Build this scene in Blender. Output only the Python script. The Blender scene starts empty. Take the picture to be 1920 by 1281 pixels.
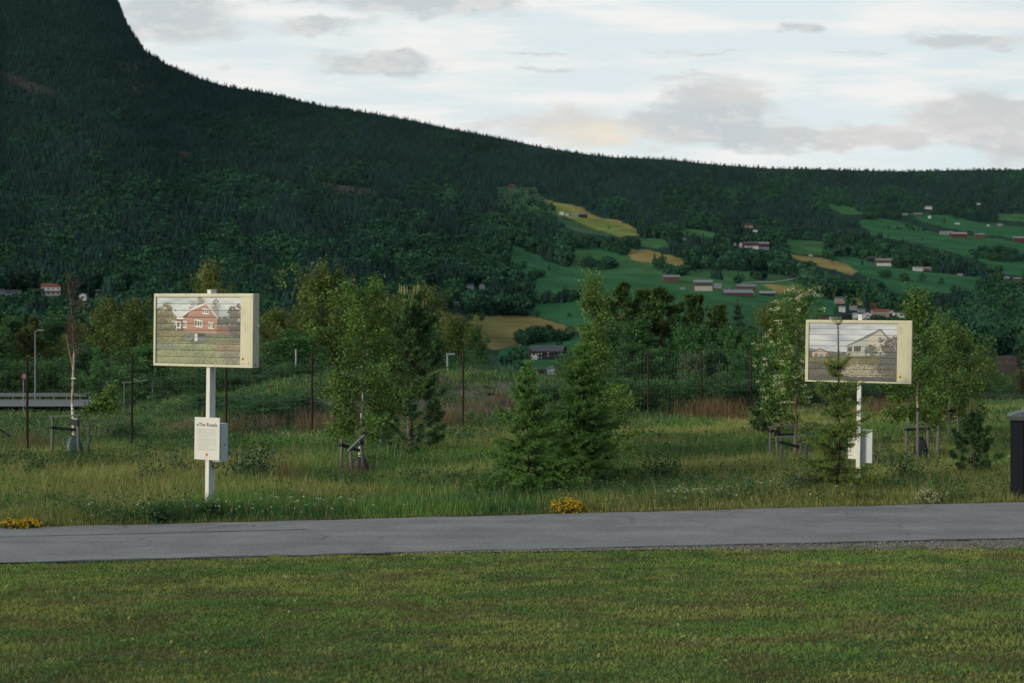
import bpy, bmesh, math, random
import numpy as np
from mathutils import Vector, Matrix


# ------------------------------------------------------------------ camera, sky, sun, exposure
scene = bpy.context.scene
COL = scene.collection
F = 2667.0            # focal length in photograph pixels (50 mm lens on a 36 mm frame, 1920 px wide)
CX, CY = 960.0, 640.5
CAMH = 2.95

cam_data = bpy.data.cameras.new("camera")
cam_data.lens = 50.0
cam_data.sensor_width = 36.0
cam_data.clip_start = 0.5
cam_data.clip_end = 30000.0
cam_data.dof.use_dof = True
cam_data.dof.focus_distance = 26.0
cam_data.dof.aperture_fstop = 1.8
cam = bpy.data.objects.new("camera", cam_data)
COL.objects.link(cam)
cam.location = (0, 0, CAMH)
cam.rotation_euler = (math.radians(90), 0, 0)
scene.camera = cam

scene.view_settings.view_transform = 'Standard'
scene.view_settings.look = 'None'
scene.view_settings.exposure = 0.0
scene.view_settings.gamma = 1.0
scene.render.engine = 'CYCLES'
scene.cycles.max_bounces = 5
scene.cycles.diffuse_bounces = 3
scene.cycles.transparent_max_bounces = 8
scene.cycles.volume_bounces = 0
scene.cycles.use_denoising = True
scene.cycles.denoiser = 'OPENIMAGEDENOISE'
scene.cycles.denoising_input_passes = 'RGB_ALBEDO_NORMAL'
scene.cycles.denoising_prefilter = 'ACCURATE'

SUN_EL = math.radians(13.0)
SUN_DIR = Vector((-0.80, -0.60, 0.0)).normalized() * math.cos(SUN_EL) + Vector((0, 0, math.sin(SUN_EL)))
sun_data = bpy.data.lights.new("sun", 'SUN')
sun_data.energy = 2.8
sun_data.angle = math.radians(12)
sun_data.color = (1.0, 0.90, 0.70)
sun = bpy.data.objects.new("sun", sun_data)
COL.objects.link(sun)
sun.rotation_euler = SUN_DIR.to_track_quat('Z', 'Y').to_euler()


class NT:
    """small helper to write node trees as expressions"""
    def __init__(self, nt):
        self.nt = nt

    def node(self, t, **kw):
        n = self.nt.nodes.new(t)
        for k, v in kw.items():
            setattr(n, k, v)
        return n

    def put(self, sock, v):
        if isinstance(v, bpy.types.NodeSocket):
            self.nt.links.new(v, sock)
        elif v is not None:
            sock.default_value = v

    def m(self, op, a, b=None, c=None, clamp=False):
        n = self.node('ShaderNodeMath', operation=op, use_clamp=clamp)
        self.put(n.inputs[0], a)
        if b is not None: self.put(n.inputs[1], b)
        if c is not None: self.put(n.inputs[2], c)
        return n.outputs[0]

    def mix(self, f, a, b, mode='MIX'):
        n = self.node('ShaderNodeMix', data_type='RGBA', blend_type=mode)
        self.put(n.inputs['Factor'], f)
        self.put(n.inputs[6], a if isinstance(a, bpy.types.NodeSocket) else (*a[:3], 1))
        self.put(n.inputs[7], b if isinstance(b, bpy.types.NodeSocket) else (*b[:3], 1))
        return n.outputs[2]

    def noise(self, vec, scale, detail=4, rough=0.55, w=None):
        n = self.node('ShaderNodeTexNoise')
        if vec is not None: self.put(n.inputs['Vector'], vec)
        n.inputs['Scale'].default_value = scale
        n.inputs['Detail'].default_value = detail
        n.inputs['Roughness'].default_value = rough
        return n.outputs[0]

    def ramp(self, f, lo, hi, a=0.0, b=1.0):
        n = self.node('ShaderNodeMapRange', interpolation_type='SMOOTHSTEP')
        self.put(n.inputs[0], f)
        n.inputs[1].default_value = lo; n.inputs[2].default_value = hi
        n.inputs[3].default_value = a; n.inputs[4].default_value = b
        return n.outputs[0]

    def vec(self, x, y, z=0.0):
        n = self.node('ShaderNodeCombineXYZ')
        self.put(n.inputs[0], x); self.put(n.inputs[1], y); self.put(n.inputs[2], z)
        return n.outputs[0]


# ---- sky: Nishita sky behind a thin bright overcast with grey cloud banks low in the north-east
world = bpy.data.worlds.new("World")
scene.world = world
world.use_nodes = True
wt = world.node_tree
wt.nodes.clear()
W = NT(wt)
out = W.node('ShaderNodeOutputWorld')
bg = W.node('ShaderNodeBackground')
wt.links.new(bg.outputs[0], out.inputs[0])
bg.inputs[1].default_value = 0.1
sky = W.node('ShaderNodeTexSky', sky_type='NISHITA', sun_disc=False)
sky.sun_elevation = SUN_EL
sky.sun_rotation = math.atan2(SUN_DIR.x, SUN_DIR.y)
sky.altitude = 200; sky.dust_density = 1.0
tc = W.node('ShaderNodeTexCoord')
sep = W.node('ShaderNodeSeparateXYZ')
wt.links.new(tc.outputs['Generated'], sep.inputs[0])
dx, dy, dz = sep.outputs
yy = W.m('MAXIMUM', W.m('ABSOLUTE', dy), 0.12)
U = W.m('MULTIPLY', W.m('DIVIDE', dx, yy), 10.0)       # tangent of azimuth, x10
V = W.m('MULTIPLY', W.m('DIVIDE', dz, yy), 10.0)       # tangent of elevation, x10
warpv = W.vec(W.m('MULTIPLY', U, 1.6), W.m('MULTIPLY', V, 4.5), 3.1)
n1 = W.noise(warpv, 1.0, 5, 0.6)
n2 = W.noise(W.vec(W.m('MULTIPLY', U, 1.6), W.m('MULTIPLY', V, 4.5), 9.7), 1.3, 5, 0.6)
Uw = W.m('ADD', U, W.m('MULTIPLY', W.m('SUBTRACT', n1, 0.5), 1.0))
Vw = W.m('ADD', V, W.m('MULTIPLY', W.m('SUBTRACT', n2, 0.5), 0.30))


def sky_uv(px, py):
    return (px - CX) / F * 10, (CY - py) / F * 10


CLOUDS = [  # px, py, rx, ry, density
    (330, 22, 150, 70, 1.0), (250, 60, 60, 45, .8), (800, -6, 210, 32, 1.15), (600, 47, 135, 17, .8),
    (705, 117, 150, 20, .95), (640, 133, 90, 14, .7), (1000, 97, 80, 8, .65), (1020, 127, 75, 8, .65), (1495, 52, 52, 14, .85), (1465, 62, 30, 8, .6),
    (1310, 104, 90, 6, .55), (1600, 97, 50, 7, .6), (1815, 74, 150, 20, .9), (1880, 92, 90, 10, .6), (1345, 205, 95, 56, 1.15), (1300, 238, 190, 32, 1.1),
    (1500, 258, 210, 26, 1.15), (1660, 258, 150, 22, 1.05), (1850, 222, 165, 52, 1.2), (1890, 275, 75, 42, 1.0), (1090, 238, 160, 34, 1.0), (900, 238, 120, 13, .6),
    (440, 132, 40, 7, .5), (1270, 150, 50, 8, .6), (500, -30, 260, 40, .9), (1120, 262, 110, 26, .9), (1230, 278, 40, 12, .6),
    (2300, 120, 300, 60, .9), (-200, 60, 240, 70, .9), (2200, 280, 200, 50, .9)]
dens = None
for px, py, rx, ry, k in CLOUDS:
    u0, v0 = sky_uv(px, py)
    a = W.m('DIVIDE', W.m('SUBTRACT', Uw, u0), rx / F * 10)
    b = W.m('DIVIDE', W.m('SUBTRACT', Vw, v0), ry / F * 10)
    r2 = W.m('ADD', W.m('MULTIPLY', a, a), W.m('MULTIPLY', b, b))
    g = W.m('MULTIPLY', W.m('EXPONENT', W.m('MULTIPLY', r2, -1.0)), k)
    dens = g if dens is None else W.m('MAXIMUM', dens, g)
n3 = W.noise(W.vec(W.m('MULTIPLY', U, 3.2), W.m('MULTIPLY', V, 7.5), 1.0), 1.0, 7, 0.62)
dd = W.m('ADD', dens, W.m('MULTIPLY', W.m('SUBTRACT', n3, 0.5), 0.95))
cl = W.ramp(dd, 0.22, 0.80)
n3u = W.noise(W.vec(W.m('MULTIPLY', W.m('SUBTRACT', U, 0.10), 3.2), W.m('MULTIPLY', W.m('ADD', V, 0.07), 7.5), 1.0), 1.0, 7, 0.62)
rimlit = W.ramp(W.m('SUBTRACT', n3, n3u), 0.0, 0.16)
# thin high veil with streaks
n4 = W.noise(W.vec(W.m('MULTIPLY', U, 0.7), W.m('MULTIPLY', V, 5.0), 5.0), 1.2, 5, 0.55)
veil = W.ramp(n4, 0.40, 0.66)
blue = W.mix(0.08, (7.8, 8.65, 8.85), sky.outputs[0])
white = (9.1, 9.05, 8.85)
base = W.mix(veil, blue, white)
warm = W.ramp(W.noise(W.vec(W.m('MULTIPLY', U, 0.9), W.m('MULTIPLY', V, 2.2), 7.0), 1.0, 3, 0.5), 0.38, 0.60)
low = W.ramp(V, 1.35, 2.5, 1.0, 0.0)
u1, v1 = sky_uv(1130, 258)
a1 = W.m('DIVIDE', W.m('SUBTRACT', Uw, u1), 95 / F * 10)
b1 = W.m('DIVIDE', W.m('SUBTRACT', Vw, v1), 34 / F * 10)
cream = W.m('EXPONENT', W.m('MULTIPLY', W.m('ADD', W.m('MULTIPLY', a1, a1), W.m('MULTIPLY', b1, b1)), -1.0))
ccol = W.mix(W.m('MULTIPLY', warm, low), (5.8, 6.2, 6.45), (7.1, 6.85, 6.65))
ccol = W.mix(W.m('MULTIPLY', rimlit, 0.55), ccol, (8.2, 7.9, 7.5))
ccol = W.mix(W.ramp(dd, 0.75, 1.25, 0.0, 0.30), ccol, (5.2, 5.6, 5.9))
ccol = W.mix(W.m('MULTIPLY', cream, 0.95), ccol, (8.7, 7.9, 6.5))
skyc = W.mix(W.m('MULTIPLY', cl, 0.92), base, ccol)
# the far side of the sky (behind the camera) and below the horizon
back = W.ramp(dy, -0.25, 0.05, 1.0, 0.0)
rgt = W.ramp(dx, 0.25, 0.75)
skyc = W.mix(W.m('MULTIPLY', back, 0.80), skyc, (4.0, 4.8, 6.0))
skyc = W.mix(W.m('MULTIPLY', rgt, 0.88), skyc, (2.1, 3.0, 4.1))
below = W.ramp(dz, -0.06, 0.0, 1.0, 0.0)
skyc = W.mix(below, skyc, (0.5, 0.7, 0.35))
wt.links.new(skyc, bg.inputs[0])

# ------------------------------------------------------------------ helpers
RNG = np.random.default_rng


def sstep(a, b, x):
    t = np.clip((x - a) / (b - a), 0, 1)
    return t * t * (3 - 2 * t)


def vnoise(x, y, seed=0):
    x = np.asarray(x, float); y = np.asarray(y, float)
    xi = np.floor(x).astype(np.int64); yi = np.floor(y).astype(np.int64)
    fx = x - xi; fy = y - yi
    fx = fx * fx * (3 - 2 * fx); fy = fy * fy * (3 - 2 * fy)

    def h(i, j):
        n = (i * 374761393 + j * 668265263 + seed * 974634777) & 0xFFFFFFFF
        n = ((n ^ (n >> 13)) * 1274126177) & 0xFFFFFFFF
        return ((n ^ (n >> 16)) & 0xFFFF) / 65535.0
    return (h(xi, yi) * (1 - fx) + h(xi + 1, yi) * fx) * (1 - fy) + (h(xi, yi + 1) * (1 - fx) + h(xi + 1, yi + 1) * fx) * fy


def fbm(x, y, seed=0, octs=4):
    s = 0; a = 0.5; t = 0
    for o in range(octs):
        s = s + a * vnoise(np.asarray(x) * 2 ** o, np.asarray(y) * 2 ** o, seed + o * 17)
        t += a; a *= 0.5
    return s / t


def mesh_np(name, Vv, Ff, col=None, smooth=False, nface=None):
    """Vv (n,3); Ff an (m,k) int array or a list of such arrays; col (n,3) point colours"""
    if not isinstance(Ff, list): Ff = [Ff]
    Ff = [f for f in Ff if len(f)]
    me = bpy.data.meshes.new(name)
    nv = len(Vv)
    me.vertices.add(nv)
    me.vertices.foreach_set('co', np.ascontiguousarray(Vv, np.float32).ravel())
    loops = np.concatenate([f.ravel() for f in Ff]).astype(np.int32)
    tot = np.concatenate([np.full(len(f), f.shape[1], np.int32) for f in Ff])
    start = np.concatenate([[0], np.cumsum(tot)[:-1]]).astype(np.int32)
    me.loops.add(len(loops))
    me.loops.foreach_set('vertex_index', loops)
    me.polygons.add(len(tot))
    me.polygons.foreach_set('loop_start', start)
    me.polygons.foreach_set('loop_total', tot)
    if smooth: me.polygons.foreach_set('use_smooth', np.ones(len(tot), bool))
    me.update(calc_edges=True)
    if col is not None:
        ca = me.color_attributes.new('Col', 'FLOAT_COLOR', 'POINT')
        c4 = np.ones((nv, 4), np.float32); c4[:, :3] = col
        ca.data.foreach_set('color', c4.ravel())
    return me


def link(name, me, mat=None, parent=None):
    o = bpy.data.objects.new(name, me)
    COL.objects.link(o)
    if mat is not None and me is not None:
        if len(me.materials) == 0: me.materials.append(mat)
    if parent is not None: o.parent = parent
    return o


def tag(o, label=None, cat=None, group=None, kind=None):
    if label: o['label'] = label
    if cat: o['category'] = cat
    if group: o['group'] = group
    if kind: o['kind'] = kind
    return o


def empty(name, loc, rz=0.0, label=None, cat=None, group=None):
    o = bpy.data.objects.new(name, None)
    COL.objects.link(o)
    o.location = loc; o.rotation_euler = (0, 0, rz)
    o.empty_display_size = 0.3
    return tag(o, label, cat, group)


class MB:
    """collects shapes (boxes, tubes, polygons) into one mesh, with optional colour per piece"""
    def __init__(self):
        self.v = []; self.f = []; self.c = []

    def add(self, vs, fs, col=(1, 1, 1)):
        o = len(self.v)
        self.v += [tuple(p) for p in vs]
        self.f += [tuple(i + o for i in f) for f in fs]
        self.c += [col] * len(vs)

    def box(self, c, s, rz=0.0, ry=0.0, rx=0.0, col=(1, 1, 1)):
        M = Matrix.Translation(c) @ Matrix.Rotation(rz, 4, 'Z') @ Matrix.Rotation(ry, 4, 'Y') @ Matrix.Rotation(rx, 4, 'X')
        h = [x / 2 for x in s]
        vs = [M @ Vector((x * h[0], y * h[1], z * h[2])) for z in (-1, 1) for x, y in ((-1, -1), (1, -1), (1, 1), (-1, 1))]
        self.add(vs, [(3, 2, 1, 0), (4, 5, 6, 7), (0, 1, 5, 4), (1, 2, 6, 5), (2, 3, 7, 6), (3, 0, 4, 7)], col)

    def tube(self, pts, rad, n=6, col=(1, 1, 1), cap=True):
        pts = [Vector(p) for p in pts]
        if not hasattr(rad, '__len__'): rad = [rad] * len(pts)
        vs = []; fs = []
        up = None
        for i, p in enumerate(pts):
            d = (pts[min(i + 1, len(pts) - 1)] - pts[max(i - 1, 0)])
            d = d.normalized() if d.length > 1e-9 else Vector((0, 0, 1))
            if up is None:
                up = d.cross(Vector((0.31, 0.95, 0.05)))
                if up.length < 1e-3: up = d.cross(Vector((1, 0, 0)))
            up = (up - d * up.dot(d)).normalized()
            sd = d.cross(up)
            for k in range(n):
                a = 2 * math.pi * k / n
                vs.append(p + (up * math.cos(a) + sd * math.sin(a)) * rad[i])
        for i in range(len(pts) - 1):
            for k in range(n):
                fs.append((i * n + k, i * n + (k + 1) % n, (i + 1) * n + (k + 1) % n, (i + 1) * n + k))
        if cap:
            fs.append(tuple(range(n - 1, -1, -1)))
            fs.append(tuple((len(pts) - 1) * n + k for k in range(n)))
        self.add(vs, fs, col)

    def mesh(self, name, bevel=0.0, seg=2, smooth=False):
        me = bpy.data.meshes.new(name)
        me.from_pydata(self.v, [], self.f)
        ca = me.color_attributes.new('Col', 'FLOAT_COLOR', 'POINT')
        ca.data.foreach_set('color', np.array([(*c[:3], 1.0) for c in self.c], np.float32).ravel())
        if bevel > 0:
            bm = bmesh.new(); bm.from_mesh(me)
            bmesh.ops.bevel(bm, geom=bm.edges[:], offset=bevel, segments=seg, profile=0.6, affect='EDGES', clamp_overlap=True)
            bm.to_mesh(me); bm.free()
        if smooth:
            for p in me.polygons: p.use_smooth = True
        me.update()
        return me

    def build(self, name, mat, parent=None, bevel=0.0, seg=2, smooth=False):
        return link(name, self.mesh(name, bevel, seg, smooth), mat, parent)


# ------------------------------------------------------------------ materials
def new_mat(name):
    m = bpy.data.materials.new(name); m.use_nodes = True
    nt = m.node_tree; nt.nodes.clear()
    N = NT(nt)
    o = N.node('ShaderNodeOutputMaterial')
    return m, N, o


def foliage_mat(name, transl=0.28, rough=0.6, spec=0.25, use_obj=False):
    m, N, o = new_mat(name)
    at = N.node('ShaderNodeAttribute', attribute_name='Col')
    c = at.outputs['Color']
    if use_obj:
        oi = N.node('ShaderNodeObjectInfo')
        c = N.mix(1.0, c, oi.outputs['Color'], 'MULTIPLY')
    p = N.node('ShaderNodeBsdfPrincipled')
    N.put(p.inputs['Base Color'], c)
    p.inputs['Roughness'].default_value = rough
    p.inputs['Specular IOR Level'].default_value = spec
    t = N.node('ShaderNodeBsdfTranslucent')
    N.put(t.inputs['Color'], N.mix(1.0, c, (1.25, 1.15, 0.6), 'MULTIPLY'))
    mx = N.node('ShaderNodeMixShader'); mx.inputs[0].default_value = transl
    N.nt.links.new(p.outputs[0], mx.inputs[1]); N.nt.links.new(t.outputs[0], mx.inputs[2])
    N.nt.links.new(mx.outputs[0], o.inputs[0])
    return m


def col_mat(name, rough=0.85, spec=0.2, nscale=0.0, namt=0.3, bump=0.0, metal=0.0):
    """colour from the mesh's own Col attribute, broken up by noise"""
    m, N, o = new_mat(name)
    at = N.node('ShaderNodeAttribute', attribute_name='Col')
    c = at.outputs['Color']
    p = N.node('ShaderNodeBsdfPrincipled')
    if nscale:
        g = N.node('ShaderNodeTexCoord')
        n = N.noise(g.outputs['Object'], nscale, 6, 0.65)
        k = N.ramp(n, 0.25, 0.75, 1 - namt, 1 + namt)
        c = N.mix(1.0, c, N.vec(k, k, k), 'MULTIPLY')
        if bump:
            b = N.node('ShaderNodeBump'); b.inputs['Strength'].default_value = bump
            N.put(b.inputs['Height'], n); N.nt.links.new(b.outputs[0], p.inputs['Normal'])
    N.put(p.inputs['Base Color'], c)
    p.inputs['Roughness'].default_value = rough
    p.inputs['Specular IOR Level'].default_value = spec
    p.inputs['Metallic'].default_value = metal
    N.nt.links.new(p.outputs[0], o.inputs[0])
    return m


def plain_mat(name, col, rough=0.5, spec=0.4, metal=0.0, dirt=None, dscale=6.0, damt=0.35, bump=0.0, stretch=(1, 1, 1)):
    m, N, o = new_mat(name)
    p = N.node('ShaderNodeBsdfPrincipled')
    g = N.node('ShaderNodeTexCoord')
    mp = N.node('ShaderNodeMapping'); mp.inputs['Scale'].default_value = stretch
    N.nt.links.new(g.outputs['Object'], mp.inputs[0])
    n = N.noise(mp.outputs[0], dscale, 6, 0.65)
    d = dirt or tuple(x * 0.6 for x in col)
    c = N.mix(N.ramp(n, 0.42, 0.75, 0.0, damt), col, d)
    N.put(p.inputs['Base Color'], c)
    N.put(p.inputs['Roughness'], N.ramp(n, 0.2, 0.8, rough - 0.08, min(1.0, rough + 0.12)))
    p.inputs['Specular IOR Level'].default_value = spec
    p.inputs['Metallic'].default_value = metal
    if bump:
        b = N.node('ShaderNodeBump'); b.inputs['Strength'].default_value = bump
        N.put(b.inputs['Height'], n); N.nt.links.new(b.outputs[0], p.inputs['Normal'])
    N.nt.links.new(p.outputs[0], o.inputs[0])
    return m


MAT = {}
MAT['leaf'] = foliage_mat('leaf', 0.30, use_obj=True)
MAT['needle'] = foliage_mat('needle', 0.15, 0.55, use_obj=True)
MAT['blade'] = foliage_mat('blade', 0.30, 0.6, 0.2)
MAT['petal'] = foliage_mat('petal', 0.25, 0.7, 0.1)
MAT['forest'] = col_mat('forest', 0.9, 0.05)
MAT['bark'] = col_mat('bark', 0.9, 0.1, 14.0, 0.35, 0.4)
MAT['wall'] = col_mat('wall', 0.85, 0.15, 0.5, 0.12)
MAT['roof'] = col_mat('roof', 0.85, 0.12, 0.6, 0.2)
MAT['glass'] = plain_mat('window_glass', (0.04, 0.05, 0.06), 0.15, 0.5)
MAT['cream'] = plain_mat('cream_powder_coat', (0.53, 0.50, 0.345), 0.45, 0.35, dirt=(0.36, 0.335, 0.235), dscale=4.0, damt=0.55, stretch=(2.2, 2.2, .8))
MAT['white_paint'] = plain_mat('white_painted_steel', (0.66, 0.65, 0.59), 0.5, 0.35, dirt=(0.42, 0.42, 0.37), dscale=7.0, damt=0.4, stretch=(4, 4, .7))
MAT['board'] = plain_mat('white_board', (0.60, 0.60, 0.545), 0.5, 0.3, dirt=(0.52, 0.52, 0.46), dscale=4.0, damt=0.3)
MAT['cabinet'] = plain_mat('grey_cabinet', (0.52, 0.555, 0.54), 0.5, 0.3, dirt=(0.40, 0.43, 0.41), dscale=5.0, damt=0.35, stretch=(2, 2, .6))
MAT['dark'] = plain_mat('black_gap', (0.012, 0.013, 0.013), 0.7, 0.2)
MAT['ink'] = plain_mat('black_print', (0.02, 0.02, 0.022), 0.6, 0.2)
MAT['greytext'] = plain_mat('grey_print', (0.42, 0.42, 0.385), 0.6, 0.2)
MAT['red'] = plain_mat('red_print', (0.48, 0.05, 0.035), 0.6, 0.2)
MAT['yellow'] = plain_mat('yellow_sticker', (0.75, 0.42, 0.02), 0.5, 0.3)
MAT['steel'] = plain_mat('galvanised_steel', (0.20, 0.22, 0.235), 0.45, 0.5, 0.3, dscale=9)
MAT['rust'] = plain_mat('rusty_steel', (0.042, 0.024, 0.019), 0.9, 0.15, dirt=(0.022, 0.015, 0.013), dscale=9, damt=0.7)
MAT['wire'] = plain_mat('fence_wire', (0.13, 0.165, 0.16), 0.5, 0.4, 0.2)
MAT['stake'] = plain_mat('weathered_wood', (0.155, 0.15, 0.138), 0.9, 0.15, dirt=(0.075, 0.071, 0.066), dscale=16, damt=0.7, bump=0.3, stretch=(3, 3, .5))
MAT['strap'] = plain_mat('black_rubber', (0.016, 0.018, 0.022), 0.6, 0.3)
MAT['greenbag'] = plain_mat('dark_green_bag', (0.012, 0.04, 0.028), 0.4, 0.5, dscale=12, bump=0.4)
MAT['blackbag'] = plain_mat('black_bag', (0.02, 0.021, 0.024), 0.5, 0.4, dscale=12, bump=0.4)
MAT['binbody'] = plain_mat('anthracite_sheet', (0.0075, 0.0088, 0.014), 0.75, 0.15, dirt=(0.016, 0.017, 0.021), dscale=5, damt=0.4)
MAT['binlid'] = plain_mat('grey_lid', (0.040, 0.043, 0.048), 0.5, 0.4, dscale=8)
MAT['print'] = col_mat('printed_slats', 0.45, 0.35)

# asphalt
m, N, o = new_mat('asphalt')
p = N.node('ShaderNodeBsdfPrincipled'); g = N.node('ShaderNodeTexCoord')
fine = N.noise(g.outputs['Object'], 55, 3, 0.7)
mid = N.noise(g.outputs['Object'], 0.9, 5, 0.6)
mpn = N.node('ShaderNodeMapping'); mpn.inputs['Scale'].default_value = (0.12, 1.3, 1); mpn.inputs['Rotation'].default_value = (0, 0, -0.19)
N.nt.links.new(g.outputs['Object'], mpn.inputs[0])
streak = N.noise(mpn.outputs[0], 1.6, 4, 0.6)
c = N.mix(N.ramp(fine, 0.3, 0.7), (0.102, 0.104, 0.105), (0.208, 0.210, 0.211))
speck = N.noise(g.outputs['Object'], 16, 4, 0.7)
k = N.m('MULTIPLY', N.ramp(mid, 0.3, 0.7, 0.80, 1.12), N.ramp(streak, 0.3, 0.7, 0.86, 1.10))
k = N.m('MULTIPLY', k, N.ramp(speck, 0.3, 0.7, 0.86, 1.12))
vor = N.node('ShaderNodeTexVoronoi', feature='DISTANCE_TO_EDGE')
wv = N.node('ShaderNodeVectorMath', operation='ADD')
wn = N.node('ShaderNodeTexNoise'); wn.inputs['Scale'].default_value = 1.4; wn.inputs['Detail'].default_value = 5
N.nt.links.new(g.outputs['Object'], wn.inputs['Vector'])
N.nt.links.new(g.outputs['Object'], wv.inputs[0]); N.nt.links.new(wn.outputs['Color'], wv.inputs[1])
N.nt.links.new(wv.outputs[0], vor.inputs['Vector']); vor.inputs['Scale'].default_value = 0.42
crack = N.m('MULTIPLY', N.ramp(vor.outputs['Distance'], 0.0, 0.016, 1.0, 0.0), N.ramp(N.noise(g.outputs['Object'], 0.5, 3, 0.5), 0.48, 0.58))
k = N.m('MULTIPLY', k, N.m('SUBTRACT', 1.0, N.m('MULTIPLY', crack, 0.55)))
c = N.mix(1.0, c, N.vec(k, k, k), 'MULTIPLY')
N.put(p.inputs['Base Color'], c)
p.inputs['Roughness'].default_value = 0.85
b = N.node('ShaderNodeBump'); b.inputs['Strength'].default_value = 0.35; b.inputs['Distance'].default_value = 0.01
N.put(b.inputs['Height'], fine); N.nt.links.new(b.outputs[0], p.inputs['Normal'])
N.nt.links.new(p.outputs[0], o.inputs[0])
MAT['asphalt'] = m
MAT['asphalt_seam'] = plain_mat('asphalt_seam', (0.06, 0.062, 0.065), 0.9, 0.1, dscale=20)
MAT['gravel'] = col_mat('gravel', 0.95, 0.1, 30.0, 0.5, 0.6)
MAT['soil'] = col_mat('soil', 0.95, 0.05, 6.0, 0.4, 0.5)
MAT['hill'] = col_mat('hillside', 0.95, 0.02)

# ------------------------------------------------------------------ terrain
PXS = np.array([-900., -400, 0, 300, 600, 950, 1300, 1600, 1920, 2500])
PROF = [
    [(705, 330), (640, 520), (560, 900), (500, 1150), (300, 2500), (0, 3500), (-300, 4200)],
    [(705, 330), (640, 520), (560, 900), (500, 1150), (300, 2500), (0, 3500), (-250, 4200)],
    [(705, 340), (640, 560), (562, 950), (500, 1250), (450, 1650), (300, 2800), (0, 3800), (-160, 4300)],
    [(705, 370), (640, 600), (560, 1000), (450, 1650), (300, 2800), (115, 4000)],
    [(705, 400), (650, 650), (560, 1120), (450, 1700), (350, 2600), (205, 4200)],
    [(705, 480), (675, 850), (655, 980), (590, 1250), (540, 1500), (480, 1900), (400, 2600), (330, 3500), (262, 4700)],
    [(705, 500), (680, 830), (600, 1150), (555, 1400), (500, 1800), (440, 2350), (380, 3100), (304, 4600)],
    [(705, 500), (670, 800), (600, 1250), (555, 1500), (500, 2000), (440, 2600), (380, 3300), (318, 5000)],
    [(705, 500), (670, 760), (640, 950), (560, 1500), (500, 2000), (430, 2700), (380, 3400), (318, 5200)],
    [(705, 500), (670, 760), (640, 950), (560, 1500), (500, 2000), (430, 2700), (380, 3400), (325, 5200)],
]
SKY_PX = np.array([-900., -300, 0, 150, 205, 222, 240, 270, 310, 370, 430, 500, 560, 620, 700, 780, 860, 950, 1030, 1100, 1150, 1250, 1340, 1440, 1550, 1700, 1800, 1920, 2500])
SKY_PY = np.array([-420., -330, -210, -95, -30, 4, 48, 94, 120, 146, 164, 174, 189, 202, 213, 228, 245, 262, 279, 290, 295, 299, 309, 316, 318, 322, 319, 319, 325])
NT_ = 241
TT = np.linspace(0, 1, NT_)
TAB = []
for prof in PROF:
    pr = np.array(prof, float)
    t = (705 - pr[:, 0]) / (705 - pr[-1, 0])
    ly = np.interp(TT, t, np.log(pr[:, 1]))
    k = np.array([1, 2, 3, 4, 3, 2, 1.]); k /= k.sum()
    for _ in range(3):
        ext = np.concatenate([2 * ly[0] - ly[3:0:-1], ly, 2 * ly[-1] - ly[-2:-5:-1]])
        ly = np.convolve(ext, k, 'valid')
    TAB.append(ly)
TAB = np.array(TAB)
LOGY0 = TAB[:, 0]


def _smooth_px_weights(px):
    px = np.clip(px, PXS[0], PXS[-1])
    i = np.clip(np.searchsorted(PXS, px) - 1, 0, len(PXS) - 2)
    w = (px - PXS[i]) / (PXS[i + 1] - PXS[i])
    w = w * w * (3 - 2 * w) * 0.5 + w * 0.5
    return i, w


_gx = np.arange(-1400, 3001, 10.0)
_gy = np.interp(_gx, SKY_PX, SKY_PY)
_gk = np.exp(-.5 * (np.arange(-30, 31) * 10 / 95.0) ** 2); _gk /= _gk.sum()
_gs = np.convolve(np.pad(_gy, 30, mode='edge'), _gk, 'valid')


def sky_smooth(px):
    return np.interp(px, _gx, _gs)


def far_depth(px, t):
    """distance of the hillside along a bearing (px) at fraction t between its foot (0) and its skyline (1)"""
    px = np.asarray(px, float); t = np.asarray(t, float)
    i, w = _smooth_px_weights(px)
    t = t * (705 - sky_py(px)) / (705 - sky_smooth(px))     # distance follows the broad shape of the mountain, not each notch
    ti = np.clip(t, 0, 1.3) * (NT_ - 1)
    j = np.clip(ti.astype(int), 0, NT_ - 2); f = ti - j
    a = TAB[i, j] * (1 - f) + TAB[i, j + 1] * f
    b = TAB[i + 1, j] * (1 - f) + TAB[i + 1, j + 1] * f
    return np.exp(a * (1 - w) + b * w)


def sky_py(px):
    return np.interp(px, SKY_PX, SKY_PY)


def far_point(px, py):
    """point on the hillside: bearing and elevation -> x, y, z (with the relief noise)"""
    px = np.asarray(px, float); py = np.asarray(py, float)
    t = (705 - py) / (705 - sky_py(px))
    Y = far_depth(px, t)
    x = (px - CX) / F * Y
    z = CAMH - (py - CY) / F * Y + relief(x, Y, t)
    return x, Y, z


def relief(x, y, t):
    k = np.clip(t * 4, 0, 1) * np.clip((1 - t) * 6, 0, 1)
    return ((fbm(x / 160, y / 160, 5, 4) - .5) * 9 * k) * np.clip(np.asarray(y) / 1500, 0.2, 1.5)


FENCE_X0, FENCE_Y0, FENCE_SX, FENCE_SY = -12.6, 37.0, 2.2, 1.9


def road_far(x):      # far edge of the footpath
    return 24.06 + 0.2115 * x + 0.0006 * x * x


def road_near(x):
    return 20.02 + 0.165 * x - 0.0012 * x * x


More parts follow.
